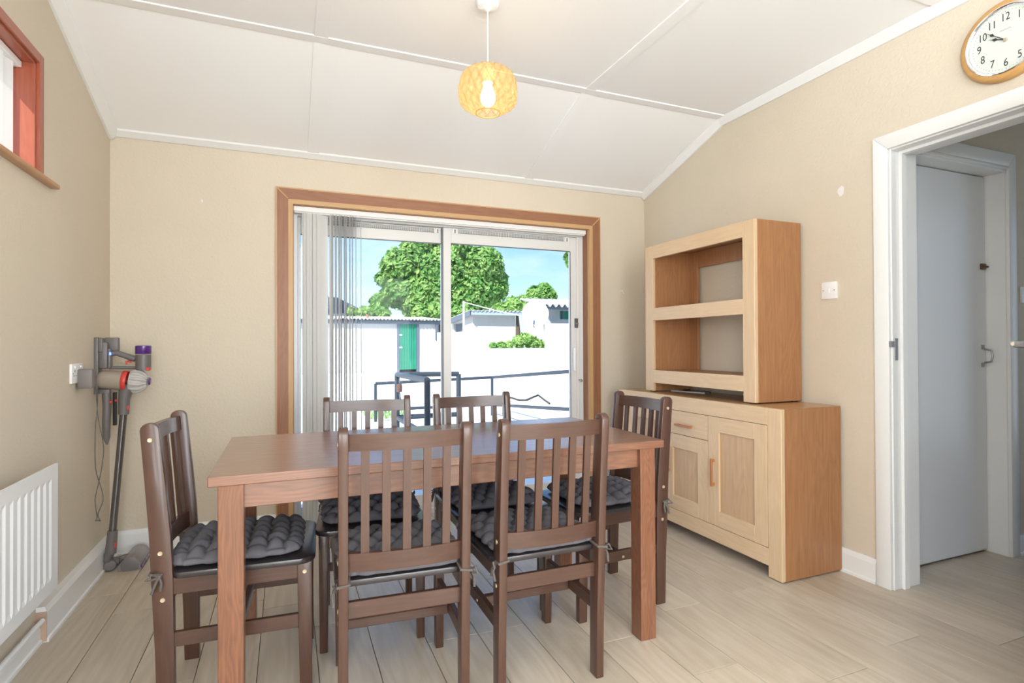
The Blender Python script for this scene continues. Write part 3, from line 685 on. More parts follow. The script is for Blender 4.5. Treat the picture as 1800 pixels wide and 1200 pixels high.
# ------------------------------------------------------------------ dining chair: built once, then copied
HX, HY = .175, .1925
def post_poly():
    cl = [(0, -HY, .046), (.20, -HY-.003, .050), (.42, -HY-.010, .057), (.55, -HY-.016, .056), (.70, -HY-.028, .053), (.82, -HY-.039, .050), (.864, -HY-.043, .049)]
    fwd = [(y+w_/2, z) for z, y, w_ in cl]; bkw = [(y-w_/2, z) for z, y, w_ in cl]
    c = cl[-1]; top = [(c[1]+c[2]/2*math.cos(a), c[0]+.0215*math.sin(a)) for a in [PI*i/8 for i in range(1, 8)]]
    return fwd+top+bkw[::-1]
def ylean(z): 
    return -HY-.010-(max(0, z-.42)/.444)**1.15*.033
def curved_rail(z0, z1, th, sag):
    n = 10; vs = []; w_ = HX-.010
    for i in range(n+1):
        x = -w_+2*w_*i/n; c = -sag*(1-(x/w_)**2)
        for z, dy in ((z0, -th/2), (z0, th/2), (z1, th/2), (z1, -th/2)):
            vs.append((x, ylean(z)+c+dy, z))
    fs = [(0, 1, 2, 3), (4*n+3, 4*n+2, 4*n+1, 4*n)]
    for i in range(n):
        for k in range(4): fs.append((4*i+k, 4*i+4+k, 4*i+4+(k+1) % 4, 4*i+(k+1) % 4))
    return MB().mesh(vs, fs)
SAG = .020
def chair_parts():
    L = []
    for s_ in (-1, 1): L.append(('back_post', MB().prism(post_poly(), 'X', s_*HX-.0135, s_*HX+.0135, .003, 2).data('back_post', CHZ, True)))
    for s_ in (-1, 1):
        b_ = MB(); t = bmesh.new()
        q0, q1 = .0165, .0205
        vs = []
        for z, h, yo_ in ((0, q0, .004), (.424, q1, 0)):
            for a, c in ((-1, -1), (1, -1), (1, 1), (-1, 1)): vs.append((s_*HX+a*h*.85, HY+yo_+c*h*1.1, z))
        b_.mesh(vs, [(0, 1, 2, 3), (4, 5, 6, 7), (0, 1, 5, 4), (1, 2, 6, 5), (2, 3, 7, 6), (3, 0, 4, 7)])
        bmesh.ops.bevel(b_.bm, geom=list(b_.bm.edges), offset=.003, segments=2, affect='EDGES', profile=.5)
        L.append(('front_leg', b_.data('front_leg', CHZ, True)))
    seat = [(-.160, -.190), (.160, -.190)]+arc((.172, -.150), .026, -.5, 0, 2)+arc((.155, .175), .050, 0, PI/2, 6)+arc((-.155, .175), .050, PI/2, PI, 6)+arc((-.172, -.150), .026, PI, PI+.5, 2)
    L.append(('seat', MB().prism(seat, 'Z', .421, .441, .005, 2).data('seat', SEATW, True)))
    L.append(('top_rail', curved_rail(.818, .866, .017, SAG).data('top_rail', CHX, True)))
    L.append(('lower_rail', curved_rail(.474, .527, .017, SAG).data('lower_rail', CHX, True)))
    for i in range(5):
        x = -.116+i*.058; c = -SAG*(1-(x/(HX-.01))**2); w_ = .0115; th = .0055
        vs = []
        for z in (.520, .67, .824):
            for a, d in ((-w_, -th), (w_, -th), (w_, th), (-w_, th)): vs.append((x+a, ylean(z)+c+d, z))
        fs = [(0, 1, 2, 3), (8, 9, 10, 11)]+[(4*r+k_, 4*r+(k_+1) % 4, 4*r+4+(k_+1) % 4, 4*r+4+k_) for r in range(2) for k_ in range(4)]
        L.append(('slat', MB().mesh(vs, fs).data('slat', CHZ, False)))
    L.append(('rear_stretcher', MB().box(-HX+.010, HX-.010, -HY-.010, -HY+.008, .336, .383, .002).data('rear_stretcher', CHX)))
    L.append(('apron', MB().box(-HX+.012, HX-.012, HY-.010, HY+.010, .372, .422, .002).data('apron', CHX)))
    for s_ in (-1, 1):
        L.append(('apron', MB().box(s_*HX-.009, s_*HX+.009, -HY+.012, HY-.016, .372, .422, .002).data('apron', CHY)))
        L.append(('side_stretcher', MB().box(s_*HX-.009, s_*HX+.009, -HY+.015, HY-.012, .216, .259, .002).data('side_stretcher', CHY)))
    L.append(('cross_stretcher', MB().box(-HX+.008, HX-.008, -.011, .011, .213, .245, .003).data('cross_stretcher', CHX)))
    for s_ in (-1, 1):
        for y, z in ((ylean(.836), .836), (ylean(.50), .50), (-HY-.008, .362)):
            L.append(('screw', MB().lathe([(0, .002), (.003, .0012), (.0062, .002), (.0068, .0)], TR((s_*(HX+.0133), y, z), (s_, 0, 0)), 12).data('screw', BRASS, True)))
        L.append(('screw', MB().lathe([(0, .002), (.003, .0012), (.0062, .002), (.0068, 0)], TR((s_*(HX+.0165), HY, .395), (s_, 0, 0)), 12).data('screw', BRASS, True)))
        L.append(('screw', MB().lathe([(0, .002), (.003, .0012), (.0055, .002), (.006, 0)], TR((s_*(HX+.0088), 0, .232), (s_, 0, 0)), 12).data('screw', BRASS, True)))
    return L
CHP = chair_parts()
# tufted cushion
def cushion_mesh():
    N = 84; W2, D2 = .184, .192; vs = []; NP = 7.0
    def outline(u, v):   # square to rounded square
        x, y = u, v
        m_ = max(abs(x), abs(y)); 
        if m_ < 1e-6: return 0, 0
        p = 6; r_ = (abs(x/m_)**p+abs(y/m_)**p)**(1/p)
        return x/r_, y/r_
    def surf(sg):
        g = []
        for j in range(N+1):
            for i in range(N+1):
                u, v = -1+2*i/N, -1+2*j/N
                x, y = outline(u, v); e_ = max(abs(u), abs(v))
                prof_ = math.sqrt(max(0, 1-e_**5))
                row = (v*.93+1)/2*NP; rr = math.floor(row); colm = (u*.93+1)/2*NP+(.5 if rr % 2 else 0)
                pu = abs(math.sin(PI*colm)); pv = abs(math.sin(PI*row))
                puff = (pu**.5)*(pv**.5)
                if sg > 0: z = .019+prof_*(.011+.029*puff)
                else: z = .019-prof_*(.016+.003*puff)
                wob = 1+.018*math.sin(19*u+2)*math.cos(17*v) if e_ > .9 else 1
                sc = 1+.035*(pv if abs(u) > abs(v) else pu)*(e_**10)
                g.append((x*W2*wob*sc, y*D2*wob*sc, z))
        return g
    t, b_ = surf(1), surf(-1); n1 = N+1
    def I(i, j): return j*n1+i
    vs = list(t); mp_ = {}
    for j in range(n1):
        for i in range(n1):
            if i in (0, N) or j in (0, N): mp_[(i, j)] = I(i, j)
            else: mp_[(i, j)] = len(vs); vs.append(b_[I(i, j)])
    fs = []
    for j in range(N):
        for i in range(N):
            fs.append((I(i, j), I(i+1, j), I(i+1, j+1), I(i, j+1)))
            fs.append((mp_[(i, j)], mp_[(i, j+1)], mp_[(i+1, j+1)], mp_[(i+1, j)]))
    return MB().mesh(vs, fs).data('pad', CUSH, 'all')
PAD = cushion_mesh()
def tie_mesh(s_):
    b_ = MB(); x, y = s_*HX, -HY-.012; o = .016; z = .012
    loop = [(s_*.150, -.170, .012), (x-s_*o, y+.030, z), (x-s_*o, y-.029, z-.006), (x+s_*o, y-.030, z-.010), (x+s_*o, y+.005, z-.014)]
    b_.tube(loop, .0042, 6)
    k_ = Vector((x+s_*.019, y-.004, z-.016))
    b_.lathe([(0, -.007), (.006, -.004), (.0075, 0), (.006, .004), (0, .007)], Matrix.Translation(k_), 8)
    b_.tube([k_, k_+Vector((s_*.012, -.016, .010)), k_+Vector((s_*.014, -.030, -.004)), k_+Vector((s_*.006, -.014, -.006)), k_], .0034, 6)
    b_.tube([k_, k_+Vector((s_*.010, -.008, -.022)), k_+Vector((s_*.007, -.018, -.048))], .004, 6)
    b_.tube([k_, k_+Vector((s_*.007, .008, -.020)), k_+Vector((s_*.012, .006, -.040))], .004, 6)
    return b_.data('tie', TIE, True)
TIES = [tie_mesh(-1), tie_mesh(1)]
def chair(x, y, deg, label, clabel, j=0.):
    r_ = math.radians(deg)
    t = thing('dining_chair', label, 'chair', (x, y, 0), r_, 'dark slat back dining chairs around the table')
    for nm, me in CHP: link(nm, me, t)
    c_ = thing('seat_cushion', clabel, 'cushion', (x, y, .4395), r_, 'charcoal tufted cushions on the dining chairs')
    p_ = link('pad', PAD, c_); p_.location = (0, -.008+j, 0)
    for me in TIES: link('tie', me, c_)
    return t
CD = 'dark brown slat back chair '
CU = 'charcoal tufted cushion on the chair '
chair(.332, 1.822, -3.5, CD+'facing the patio door, the one farther from the sideboard', CU+'facing the patio door, farther from the sideboard')
chair(.790, 1.820, 0.0, CD+'facing the patio door, the one nearer the sideboard', CU+'facing the patio door, nearer the sideboard')
chair(-.132, 2.085, -93.0, CD+'at the table end nearest the vacuum cleaner', CU+'at the table end nearest the vacuum cleaner')
chair(1.284, 2.142, 92.0, CD+'at the table end in front of the oak sideboard', CU+'at the table end in front of the oak sideboard')
chair(.314, 2.314, 175.0, CD+'with its back to the drawn vertical blind', CU+'with its back to the drawn vertical blind')
chair(.820, 2.294, 180.0, CD+'with its back to the clear sliding pane', CU+'with its back to the clear sliding pane')

# ------------------------------------------------------------------ oak sideboard
SX, SY0, SY1, SZ = 2.119, 1.905, 3.255, .807
sb = thing('sideboard', 'low pale oak sideboard with panelled doors and one drawer', 'sideboard', ((SX+XR)/2, (SY0+SY1)/2, 0))
XRb = XR-.018
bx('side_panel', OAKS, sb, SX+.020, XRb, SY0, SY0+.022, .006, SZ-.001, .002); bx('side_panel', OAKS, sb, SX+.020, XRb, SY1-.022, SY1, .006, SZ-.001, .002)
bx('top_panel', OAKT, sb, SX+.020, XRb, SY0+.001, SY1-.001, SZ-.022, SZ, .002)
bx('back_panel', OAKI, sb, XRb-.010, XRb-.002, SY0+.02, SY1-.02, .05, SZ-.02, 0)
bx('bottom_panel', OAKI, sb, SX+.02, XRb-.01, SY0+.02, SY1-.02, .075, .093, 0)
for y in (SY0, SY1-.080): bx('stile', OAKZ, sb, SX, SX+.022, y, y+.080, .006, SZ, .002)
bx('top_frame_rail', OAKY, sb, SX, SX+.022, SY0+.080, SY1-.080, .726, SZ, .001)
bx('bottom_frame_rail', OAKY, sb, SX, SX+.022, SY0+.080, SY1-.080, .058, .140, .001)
Y1_, Y2_, Y3_, Y4_ = SY0+.082, 2.390, 2.768, SY1-.082
for y in (Y2_-.004, Y3_-.004): bx('divider', OAKI, sb, SX+.020, XRb-.012, y-.006, y+.012, .09, .74, 0)
def cdoor(y0, y1, z0, z1, hy, hz0, hz1):
    fx = SX+.0015; b_ = MB(); p0 = sb.location; w_ = .080
    def L(q): return (q[0]-p0.x, q[1]-p0.x, q[2]-p0.y, q[3]-p0.y, q[4], q[5])
    b_.box(*L((fx, fx+.020, y0, y0+w_, z0, z1)), .0012); b_.box(*L((fx, fx+.020, y1-w_, y1, z0, z1)), .0012)
    d = b_.build('door', OAKZ, sb)
    MB().box(*L((fx, fx+.020, y0+w_, y1-w_, z0, z0+w_)), .001).build('door_rail', OAKY, d)
    MB().box(*L((fx, fx+.020, y0+w_, y1-w_, z1-w_, z1)), .001).build('door_rail', OAKY, d)
    MB().box(*L((fx+.010, fx+.016, y0+w_-.006, y1-w_+.006, z0+w_-.006, z1-w_+.006))).build('door_panel', OAKP, d)
    MB().box(*L((fx-.024, fx-.014, hy-.007, hy+.007, hz0, hz1)), .002).box(*L((fx-.016, fx+.002, hy-.006, hy+.006, hz0+.004, hz0+.018))).box(*L((fx-.016, fx+.002, hy-.006, hy+.006, hz1-.018, hz1-.004))).build('handle', PULL, d)
cdoor(Y1_+.0015, Y2_-.0015, .1425, .7235, 2.345, .352, .500)
cdoor(Y2_+.0025, Y3_-.0015, .1425, .585, 2.722, .352, .500)
cdoor(Y3_+.0025, Y4_-.0015, .1425, .7235, 2.815, .352, .500)
dr = bx('drawer', OAKY, sb, SX+.0015, SX+.0215, Y2_+.0025, Y3_-.0015, .588, .7235, .0012)
p0 = sb.location
MB().box(SX-.024-p0.x, SX-.012-p0.x, 2.510-p0.y, 2.646-p0.y, .638, .650, .002).box(SX-.014-p0.x, SX+.003-p0.x, 2.514-p0.y, 2.530-p0.y, .639, .649).box(SX-.014-p0.x, SX+.003-p0.x, 2.626-p0.y, 2.642-p0.y, .639, .649).build('handle', PULL, dr)
for y in (SY0+.03, SY1-.05):
    for x in (SX+.012, XRb-.05): bx('foot_pad', BLACK, sb, x, x+.03, y-.012, y+.014, 0, .007, 0)
# ------------------------------------------------------------------ open shelf unit on the sideboard
HXf, HY0, HY1, HZ0, HZ1 = 2.190, 2.125, 3.045, .813, 1.750
hu = thing('shelf_unit', 'open backed oak shelf unit standing on top of the sideboard', 'shelf unit', ((HXf+XR)/2, (HY0+HY1)/2, SZ))
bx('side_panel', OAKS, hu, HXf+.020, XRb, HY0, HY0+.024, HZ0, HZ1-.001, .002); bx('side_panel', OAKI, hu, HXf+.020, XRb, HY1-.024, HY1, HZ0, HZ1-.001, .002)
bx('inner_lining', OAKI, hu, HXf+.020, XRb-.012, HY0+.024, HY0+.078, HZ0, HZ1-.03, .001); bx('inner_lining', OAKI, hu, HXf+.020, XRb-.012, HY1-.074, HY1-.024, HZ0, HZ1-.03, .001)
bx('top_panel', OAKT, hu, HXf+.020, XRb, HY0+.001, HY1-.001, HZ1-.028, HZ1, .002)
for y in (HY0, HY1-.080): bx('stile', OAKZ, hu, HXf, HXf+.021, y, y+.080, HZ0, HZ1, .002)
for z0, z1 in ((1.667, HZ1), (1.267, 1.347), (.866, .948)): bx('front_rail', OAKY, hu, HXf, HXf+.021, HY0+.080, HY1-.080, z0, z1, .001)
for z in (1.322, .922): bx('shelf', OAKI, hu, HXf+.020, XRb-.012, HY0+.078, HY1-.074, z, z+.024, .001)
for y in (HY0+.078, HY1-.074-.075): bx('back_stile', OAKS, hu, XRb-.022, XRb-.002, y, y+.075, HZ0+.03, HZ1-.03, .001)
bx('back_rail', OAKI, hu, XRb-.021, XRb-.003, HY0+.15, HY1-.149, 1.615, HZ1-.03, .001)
for y in (HY0+.03, HY1-.05):
    for x in (HXf+.010, XRb-.05): bx('foot_pad', BLACK, hu, x, x+.034, y-.016, y+.018, SZ-.001, HZ0+.001, 0)
c = onZ(1192, 687.5, SZ+.006)
st = thing('metal_strip', 'thin silver metal strip lying on the sideboard under the shelf unit', 'strip', (2.37, 2.84, SZ))
MB().prism([(-.13, -.010), (.10, -.020), (.13, -.006), (.13, .008), (.10, .016), (-.13, .010)], 'Z', 0, .007, .002).build('blade', UPVC, st)
MB().box(.118, .150, -.012, .012, .0, .012, .003).build('end_block', DARKG, st)
st.rotation_euler.z = math.radians(-74)
# ------------------------------------------------------------------ cordless vacuum on its wall dock
VG = mat('vacuum_grey', (.155, .14, .135), .42, bump=.03); VGL = mat('vacuum_light_grey', (.50, .48, .46), .38); VB = mat('bin_smoky', (.36, .30, .245), .22, coat=.5)
VR = mat('vacuum_red', (.62, .055, .04), .35); VP = mat('vacuum_purple', (.085, .02, .20), .2, coat=.6); WAND = mat('nickel_tube', (.19, .18, .18), .22, metal=.8)
YV = 3.300
def q3(u, v, y=YV): return onY(u, v, y)
dk = thing('wall_dock', 'dark grey charging dock fixed to the wall behind the vacuum cleaner', 'charging dock', (XL, YV, .88))
p0 = dk.location
def LB(b_, q, bev=.004): return b_.box(q[0]-p0.x, q[1]-p0.x, q[2]-p0.y, q[3]-p0.y, q[4]-p0.z, q[5]-p0.z, bev, 2)
LB(MB(), (XL-.001, XL+.018, YV-.034, YV+.034, .880, 1.158)).build('back_plate', VG, dk, True)
LB(MB(), (XL+.017, XL+.034, YV-.030, YV+.030, 1.085, 1.155)).build('cradle', VG, dk, True)
LB(MB(), (XL+.033, XL+.090, YV+.006, YV+.040, 1.090, 1.158)).build('cradle_arm', VG, dk, True)
LB(MB(), (XL+.017, XL+.060, YV-.016, YV+.016, .880, .902)).build('tool_clip', VG, dk, True)
vc = thing('vacuum_cleaner', 'grey cordless stick vacuum with purple filter standing in the corner', 'vacuum cleaner', (-.80, YV, 0))
p0 = vc.location
LB(MB(), (XL+.016, XL+.054, YV-.026, YV+.022, 1.003, 1.136), .010).build('battery', VG, vc, True)
LB(MB(), (XL+.052, XL+.066, YV-.022, YV+.020, 1.005, 1.105), .006).build('battery_latch', VG, vc, True)
a = q3(193.5, 621.5, YV-.026); MB().box(a.x-.004-p0.x, a.x+.004-p0.x, -.0275, -.0225, a.z-.007-p0.z, a.z+.007-p0.z, .001).build('charge_light', mat('blue_led', (.1, .15, .9), .4, emit=(.1, .2, 1), estr=3.), vc)
def V(u, v, dy=0.): 
    p = q3(u, v); return Vector((p.x, p.y+dy, p.z))-Vector(p0)
MB().tube([V(192, 623), V(205, 620), V(222, 625.5), V(238, 631)], .013, 12, rads=[.013, .0145, .0145, .016]).build('grip', VG, vc, True)
MB().tube([V(192, 646), V(238, 646)], .008, 10).build('body_spine', VG, vc, True)
MB().tube([V(222, 634), V(223, 641)], .004, 8).tube([V(224, 634), V(232, 636)], .0045, 8).build('trigger', VR, vc, True)
MB().lathe([(0, 0), (.034, 0), (.034, .078), (0, .078)], Matrix.Translation(V(252, 650)), 28).build('motor_housing', VG, vc, True)
MB().lathe([(.034, 0), (.0355, .002), (.0355, .040), (.032, .043), (0, .043)], Matrix.Translation(V(252, 622)), 28).build('filter_cap', VP, vc, True)
ax = (1, 0, -.10)
MB().lathe([(0, 0), (.038, 0), (.045, .010), (.046, .02), (.047, .09), (.047, .100), (0, .100)], TR(V(174, 666.5), ax), 32).build('dust_bin', VB, vc, True)
MB().lathe([(.0475, 0), (.050, .003), (.050, .020), (.0475, .023)], TR(V(215, 668.5), ax), 32, True).build('ring', VR, vc, True)
MB().lathe([(0, 0), (.050, 0), (.054, .02), (.050, .044), (.036, .062), (.020, .072), (0, .074)], TR(V(229, 669), ax), 32).build('cyclone_core', VGL, vc, True)
for k_ in range(12):
    a = 2*PI*k_/12; c_ = TR(V(229, 669), ax)
    pts = [c_ @ Vector((r_*math.cos(a), r_*math.sin(a), h_)) for r_, h_ in ((.050, .004), (.053, .022), (.050, .042), (.038, .060), (.024, .072))]
    MB().tube(pts, .007, 8, rads=[.003, .009, .0085, .007, .005]).build('cyclone', VGL, vc, True)
MB().lathe([(0, .010), (.016, .008), (.020, 0), (0, 0)], TR(V(262, 670), ax), 20).build('end_cap', VP, vc, True)
MB().box(-.010, .010, -.012, .012, -.008, .008, .003).build('release_tab', VR, vc).location = V(262, 648, -.02)
MB().tube([V(227, 676), V(221, 688), V(218.5, 702), V(217.5, 728)], .026, 14, rads=[.030, .030, .025, .023]).build('elbow', VG, vc, True)
MB().box(-.004, .004, -.004, .004, -.010, .010, .001).build('release_tab', VR, vc).location = V(226, 716, -.014)
wa = MB().tube([V(217.5, 724), V(197.5, 938)], .0165, 16).build('wand', WAND, vc, True)
MB().tube([V(198, 932), V(194.5, 972)], .024, 14, rads=[.022, .024]).build('collar', VG, vc, True)
MB().box(-.004, .004, -.004, .004, -.012, .012, .001).build('release_tab', VR, vc).location = V(204, 956, -.012)
hd = Vector((-.055, .012, .034))
MB().tube([V(194, 968), V(189, 982), Vector((-.020, .03, .036)), Vector((.018, .03, .034))], .020, 12, rads=[.020, .022, .024, .022]).build('swivel_joint', VG, vc, True)
MB().lathe([(0, -.024), (.024, -.022), (.027, -.016), (.027, .016), (.024, .022), (0, .024)], TR((-.018, .010, .029), (.25, -1, 0)), 20).build('swivel_wheel', VG, vc, True)
MB().tube([(.0, .035, .036), (.05, .062, .040), (.085, .075, .040)], .018, 10).build('head_neck', VG, vc, True)
# floor head: half round roller bar lying along y
sec = [(0, .0), (.0, .030)]+[(.052+.045*math.cos(a), .020+.045*math.sin(a)) for a in [PI*.93-PI*.93*i/10 for i in range(11)]]+[(.099, .004), (.094, 0)]
h1 = MB().prism([(x+.022, z) for x, z in sec], 'Y', -.036, .174, .004, 2).build('floor_head', mat('vacuum_taupe', (.235, .205, .20), .35, coat=.3), vc, True)
MB().lathe([(0, .003), (.036, .002), (.040, 0), (0, 0)], TR((.074, -.036, .026), (0, -1, 0)), 24).build('head_end_cap', VG, h1, True)
MB().box(.117, .124, -.030, .168, .004, .020, .002).build('purple_edge', VP, h1)
# crevice tool clipped under the dock
ct = thing('crevice_tool', 'slim grey crevice tool hanging under the charging dock', 'vacuum tool', (-.825, YV, .63))
p0 = ct.location
def V2(u, v, dy=0.):
    p = q3(u, v); return Vector((p.x, p.y+dy, p.z))-Vector(p0)
MB().tube([V2(187, 689), V2(188, 716), V2(187, 740), V2(187, 768), V2(188, 781)], .018, 12, rads=[.019, .018, .0175, .0165, .004]).build('nozzle', VG, ct, True)
MB().box(-.006, .006, -.005, .005, -.006, .006, .002).build('release_tab', VR, ct).location = V2(196, 706, -.012)
MB().tube([V2(200, 690, .02), V2(200, 748, .02)], .009, 8).build('brush_tool', BLACK, ct, True)
MB().box(-.006, .006, -.005, .005, -.006, .006, .002).build('release_tab', VR, ct).location = V2(203, 704, .012)
# charger plugged into the socket, with its hanging lead
pa = thing('power_adapter', 'dark grey charger block plugged into the wall socket', 'charger', (XL+.009, 3.035, .969))
MB().box(-.001, .055, -.028, .028, -.043, .043, .006, 2).build('body', mat('charger_grey', (.20, .175, .165), .5), pa, True)
CB = mat('cable_grey', (.13, .12, .11), .5)
pl = pa.location
def V3(u, v, y): 
    p = onY(u, v, y); return p-Vector(pl)
c1 = [(163, 677, 3.055), (169, 684, 3.08), (170, 705, 3.10), (173, 738, 3.10), (180, 770, 3.10), (182, 795, 3.10), (177, 832, 3.10), (168, 872, 3.10), (167.5, 885, 3.10), (170.5, 908, 3.10), (168, 915, 3.095), (172, 914, 3.09), (176.5, 915, 3.085), (172, 904, 3.085), (181, 880, 3.09), (178, 858, 3.09), (168, 822, 3.09), (167.5, 760, 3.09), (171, 715, 3.10), (172, 690, 3.20), (171, 684, 3.27)]
# smooth through the points
pts = [V3(*p) for p in c1]; sm = []
for i in range(len(pts)-1):
    a0, a1, a2, a3 = pts[max(i-1, 0)], pts[i], pts[i+1], pts[min(i+2, len(pts)-1)]
    for t in (0, .25, .5, .75):
        sm.append(.5*((2*a1)+(a2-a0)*t+(2*a0-5*a1+4*a2-a3)*t*t+(3*a1-3*a2+a3-a0)*t**3))
sm.append(pts[-1])
for q in sm: q.x = max(q.x, XL+.004-pl.x)
MB().tube(sm, .0022, 6).build('cable', CB, pa, True)
# ------------------------------------------------------------------ the yard
CONC = mat('pale_concrete', (.78, .77, .74), .85, bump=.2, bscale=8, vary=.05, vscale=.8)
RENDER = mat('white_render', (.80, .79, .76), .85, bump=.25, bscale=10, vary=.03, vscale=1.)
BLOCKW = mat('whitewashed_block', (.50, .495, .48), .9, bump=.4, bscale=6, vary=.06, vscale=2.)
SLATE = mat('blue_grey_paint', (.11, .135, .18), .6); ROOFC = mat('corrugated_sheet', (.50, .52, .54), .6, vary=.1, vscale=2.)
GRND = -.10
gy = struct(MB().box(-14, 16, YB+.15, 16.2, -.4, GRND).build('ground_yard', CONC))
struct(MB().box(-30, 45, 16.2, 80, -.4, .07).build('ground_far', CONC))
MB().box(-14, 16, 16.16, 16.36, -.2, .085, .01).build('kerb', CONC, gy)
MB().box(.0, 2.1, YB+.145, YB+.42, -.12, -.012, .004).build('door_step', CONC, gy)
# grass patches
def grass(x0, x1, y0, y1, n, z):
    b_ = MB(); vs = []; fs = []
    for i in range(n):
        x, y = random.uniform(x0, x1), random.uniform(y0, y1); a = random.uniform(0, PI); h = random.uniform(.03, .09); w_ = .012
        dx, dy = w_*math.cos(a), w_*math.sin(a); k_ = len(vs)
        vs += [(x-dx, y-dy, z), (x+dx, y+dy, z), (x+random.uniform(-.03, .03), y+random.uniform(-.03, .03), z+h)]; fs.append((k_, k_+1, k_+2))
    b_.mesh(vs, fs, False); return b_
GRASS = leafmat('grass_blades', (.20, .36, .10), (.38, .52, .22))
tag(grass(1.25, 2.0, 9.3, 11.2, 700, GRND).build('grass', GRASS), 'short green grass growing at the foot of the yard railing', 'grass', kind='stuff')

# --- block shed with corrugated roof and green plank door
SHY = 22.0
sh = thing('shed', 'long whitewashed block shed with a green plank door', 'shed', (2.5, SHY, .07))
p0 = sh.location
def lb(b_, x0, x1, y0, y1, z0, z1, bev=0.): return b_.box(x0-p0.x, x1-p0.x, y0-p0.y, y1-p0.y, z0-p0.z, z1-p0.z, bev)
da, db = onY(698, 567, SHY), onY(736, 650, SHY); SR = onY(771, 600, SHY).x
w_ = MB(); lb(w_, -2.5, da.x, SHY, SHY+.2, .05, 2.12); lb(w_, db.x, SR, SHY, SHY+.2, .05, 2.12); lb(w_, da.x, db.x, SHY, SHY+.2, da.z+.02, 2.12)
lb(w_, SR-.2, SR, SHY+.2, SHY+3.0, .05, 2.12); lb(w_, -2.5, -2.3, SHY+.2, SHY+3.0, .05, 2.12); lb(w_, -2.5, SR, SHY+3., SHY+3.2, .05, 2.3)
w_.build('block_wall', BLOCKW, sh)
for q in ((da.x-.01, da.x+.09, .06, da.z+.05), (db.x-.09, db.x+.01, .06, da.z+.05), (da.x+.09, db.x-.09, da.z-.03, da.z+.05)): lb(MB(), q[0], q[1], SHY-.03, SHY+.05, q[2], q[3]).build('door_frame', SLATE, sh)
GRN = mat('turquoise_green_paint', (.008, .22, .135), .6, vary=.15, vscale=3.)
nb = 7; bw = (db.x-da.x-.18)/nb
for i in range(nb): lb(MB(), da.x+.09+i*bw+.004, da.x+.09+(i+1)*bw-.004, SHY-.01, SHY+.02, .17, da.z-.03, .006).build('door_board', GRN, sh)
for z in (1.55, 1.05): lb(MB(), da.x+.07, da.x+.20, SHY-.025, SHY-.008, z-.03, z+.03).build('door_hinge', WHITE, sh)
lb(MB(), -2.6, SR+.12, SHY-.10, SHY-.01, 1.98, 2.10, .02).build('gutter', SLATE, sh)
lb(MB(), SR-.14, SR-.06, SHY-.09, SHY-.01, 1.35, 2.0, .01).build('downpipe', SLATE, sh)
def corrugated(x0, x1, y0, z0, y1, z1, per, amp, o):
    n = int((x1-x0)/per*6); vs = []; fs = []
    for i in range(n+1):
        x = x0+(x1-x0)*i/n; d = amp*math.sin(2*PI*(x-x0)/per)
        vs += [(x-o[0], y0-o[1], z0+d-o[2]), (x-o[0], y1-o[1], z1+d-o[2]), (x-o[0], y0-o[1], z0+d-.012-o[2]), (x-o[0], y1-o[1], z1+d-.012-o[2])]
    for i in range(n):
        a = 4*i; fs += [(a, a+1, a+5, a+4), (a+2, a+6, a+7, a+3), (a, a+4, a+6, a+2)]
    return MB().mesh(vs, fs, False)
corrugated(-2.7, SR+.15, SHY-.22, 2.16, SHY+3.3, 2.42, .14, .028, p0).build('corrugated_roof', ROOFC, sh)
c = onY(786-18, 548, SHY+1.5)
tk_ = thing('clay_pots', 'small clay pot sitting on the shed roof', 'pot', (onY(646, 556, 22.6).x, 22.6, 2.232))
MB().lathe([(0, 0), (.04, 0), (.055, .11), (.065, .11), (.065, .14), (0, .14)], None, 14).build('pot_body', mat('terracotta', (.42, .16, .11), .8), tk_, True)
tk_.name = 'clay_pot'

# --- white garden wall stepping in height
GWY = 14.0
gw = thing('garden_wall', 'white rendered garden wall stepping up and down across the yard', 'wall', (6.5, GWY, GRND))
p0 = gw.location
ga, gb, gc = onY(772, 584, GWY), onY(826, 612, GWY), onY(963, 568, GWY)
for q in ((ga.x, gb.x, onY(800, 584, GWY).z), (gb.x, gc.x, onY(890, 612, GWY).z), (gc.x, 15.5, gc.z)):
    lb(MB(), q[0], q[1], GWY, GWY+.22, GRND-.02, q[2], .01).build('wall_section', RENDER, gw)
# --- small outbuilding behind the wall
OBY = 17.0
ob = thing('outbuilding', 'small white outbuilding with a shallow roof behind the garden wall', 'outbuilding', (6.6, OBY, .07))
p0 = ob.location
on_ = onY(831, 546, OBY); of = onX(795, 561, on_.x); orr = onY(906, 553, OBY)
zt = on_.z-.10
w_ = MB(); lb(w_, on_.x, orr.x, OBY, OBY+.2, .05, zt); lb(w_, orr.x-.2, orr.x, OBY+.2, of.y-.2, .05, zt); lb(w_, on_.x, orr.x, of.y-.2, of.y, .05, zt-.15)
wa_, wb_ = onX(813, 567, on_.x), onX(798, 584, on_.x)
lb(w_, on_.x, on_.x+.2, OBY+.2, wa_.y, .05, zt-.02); lb(w_, on_.x, on_.x+.2, wb_.y, of.y-.2, .05, zt-.12); lb(w_, on_.x, on_.x+.2, wa_.y, wb_.y, .05, wb_.z); lb(w_, on_.x, on_.x+.2, wa_.y, wb_.y, wa_.z, zt-.05)
w_.build('rendered_wall', mat('grey_render', (.50, .495, .48), .9, vary=.08, vscale=1.5), ob)
lb(MB(), on_.x+.08, on_.x+.12, wa_.y, wb_.y, wb_.z, wa_.z).build('window_pane', SLATE, ob)
corrugated(on_.x-.18, orr.x+.30, OBY-.25, zt+.10, of.y+.25, zt-.10, .14, .025, p0).build('corrugated_roof', ROOFC, ob)
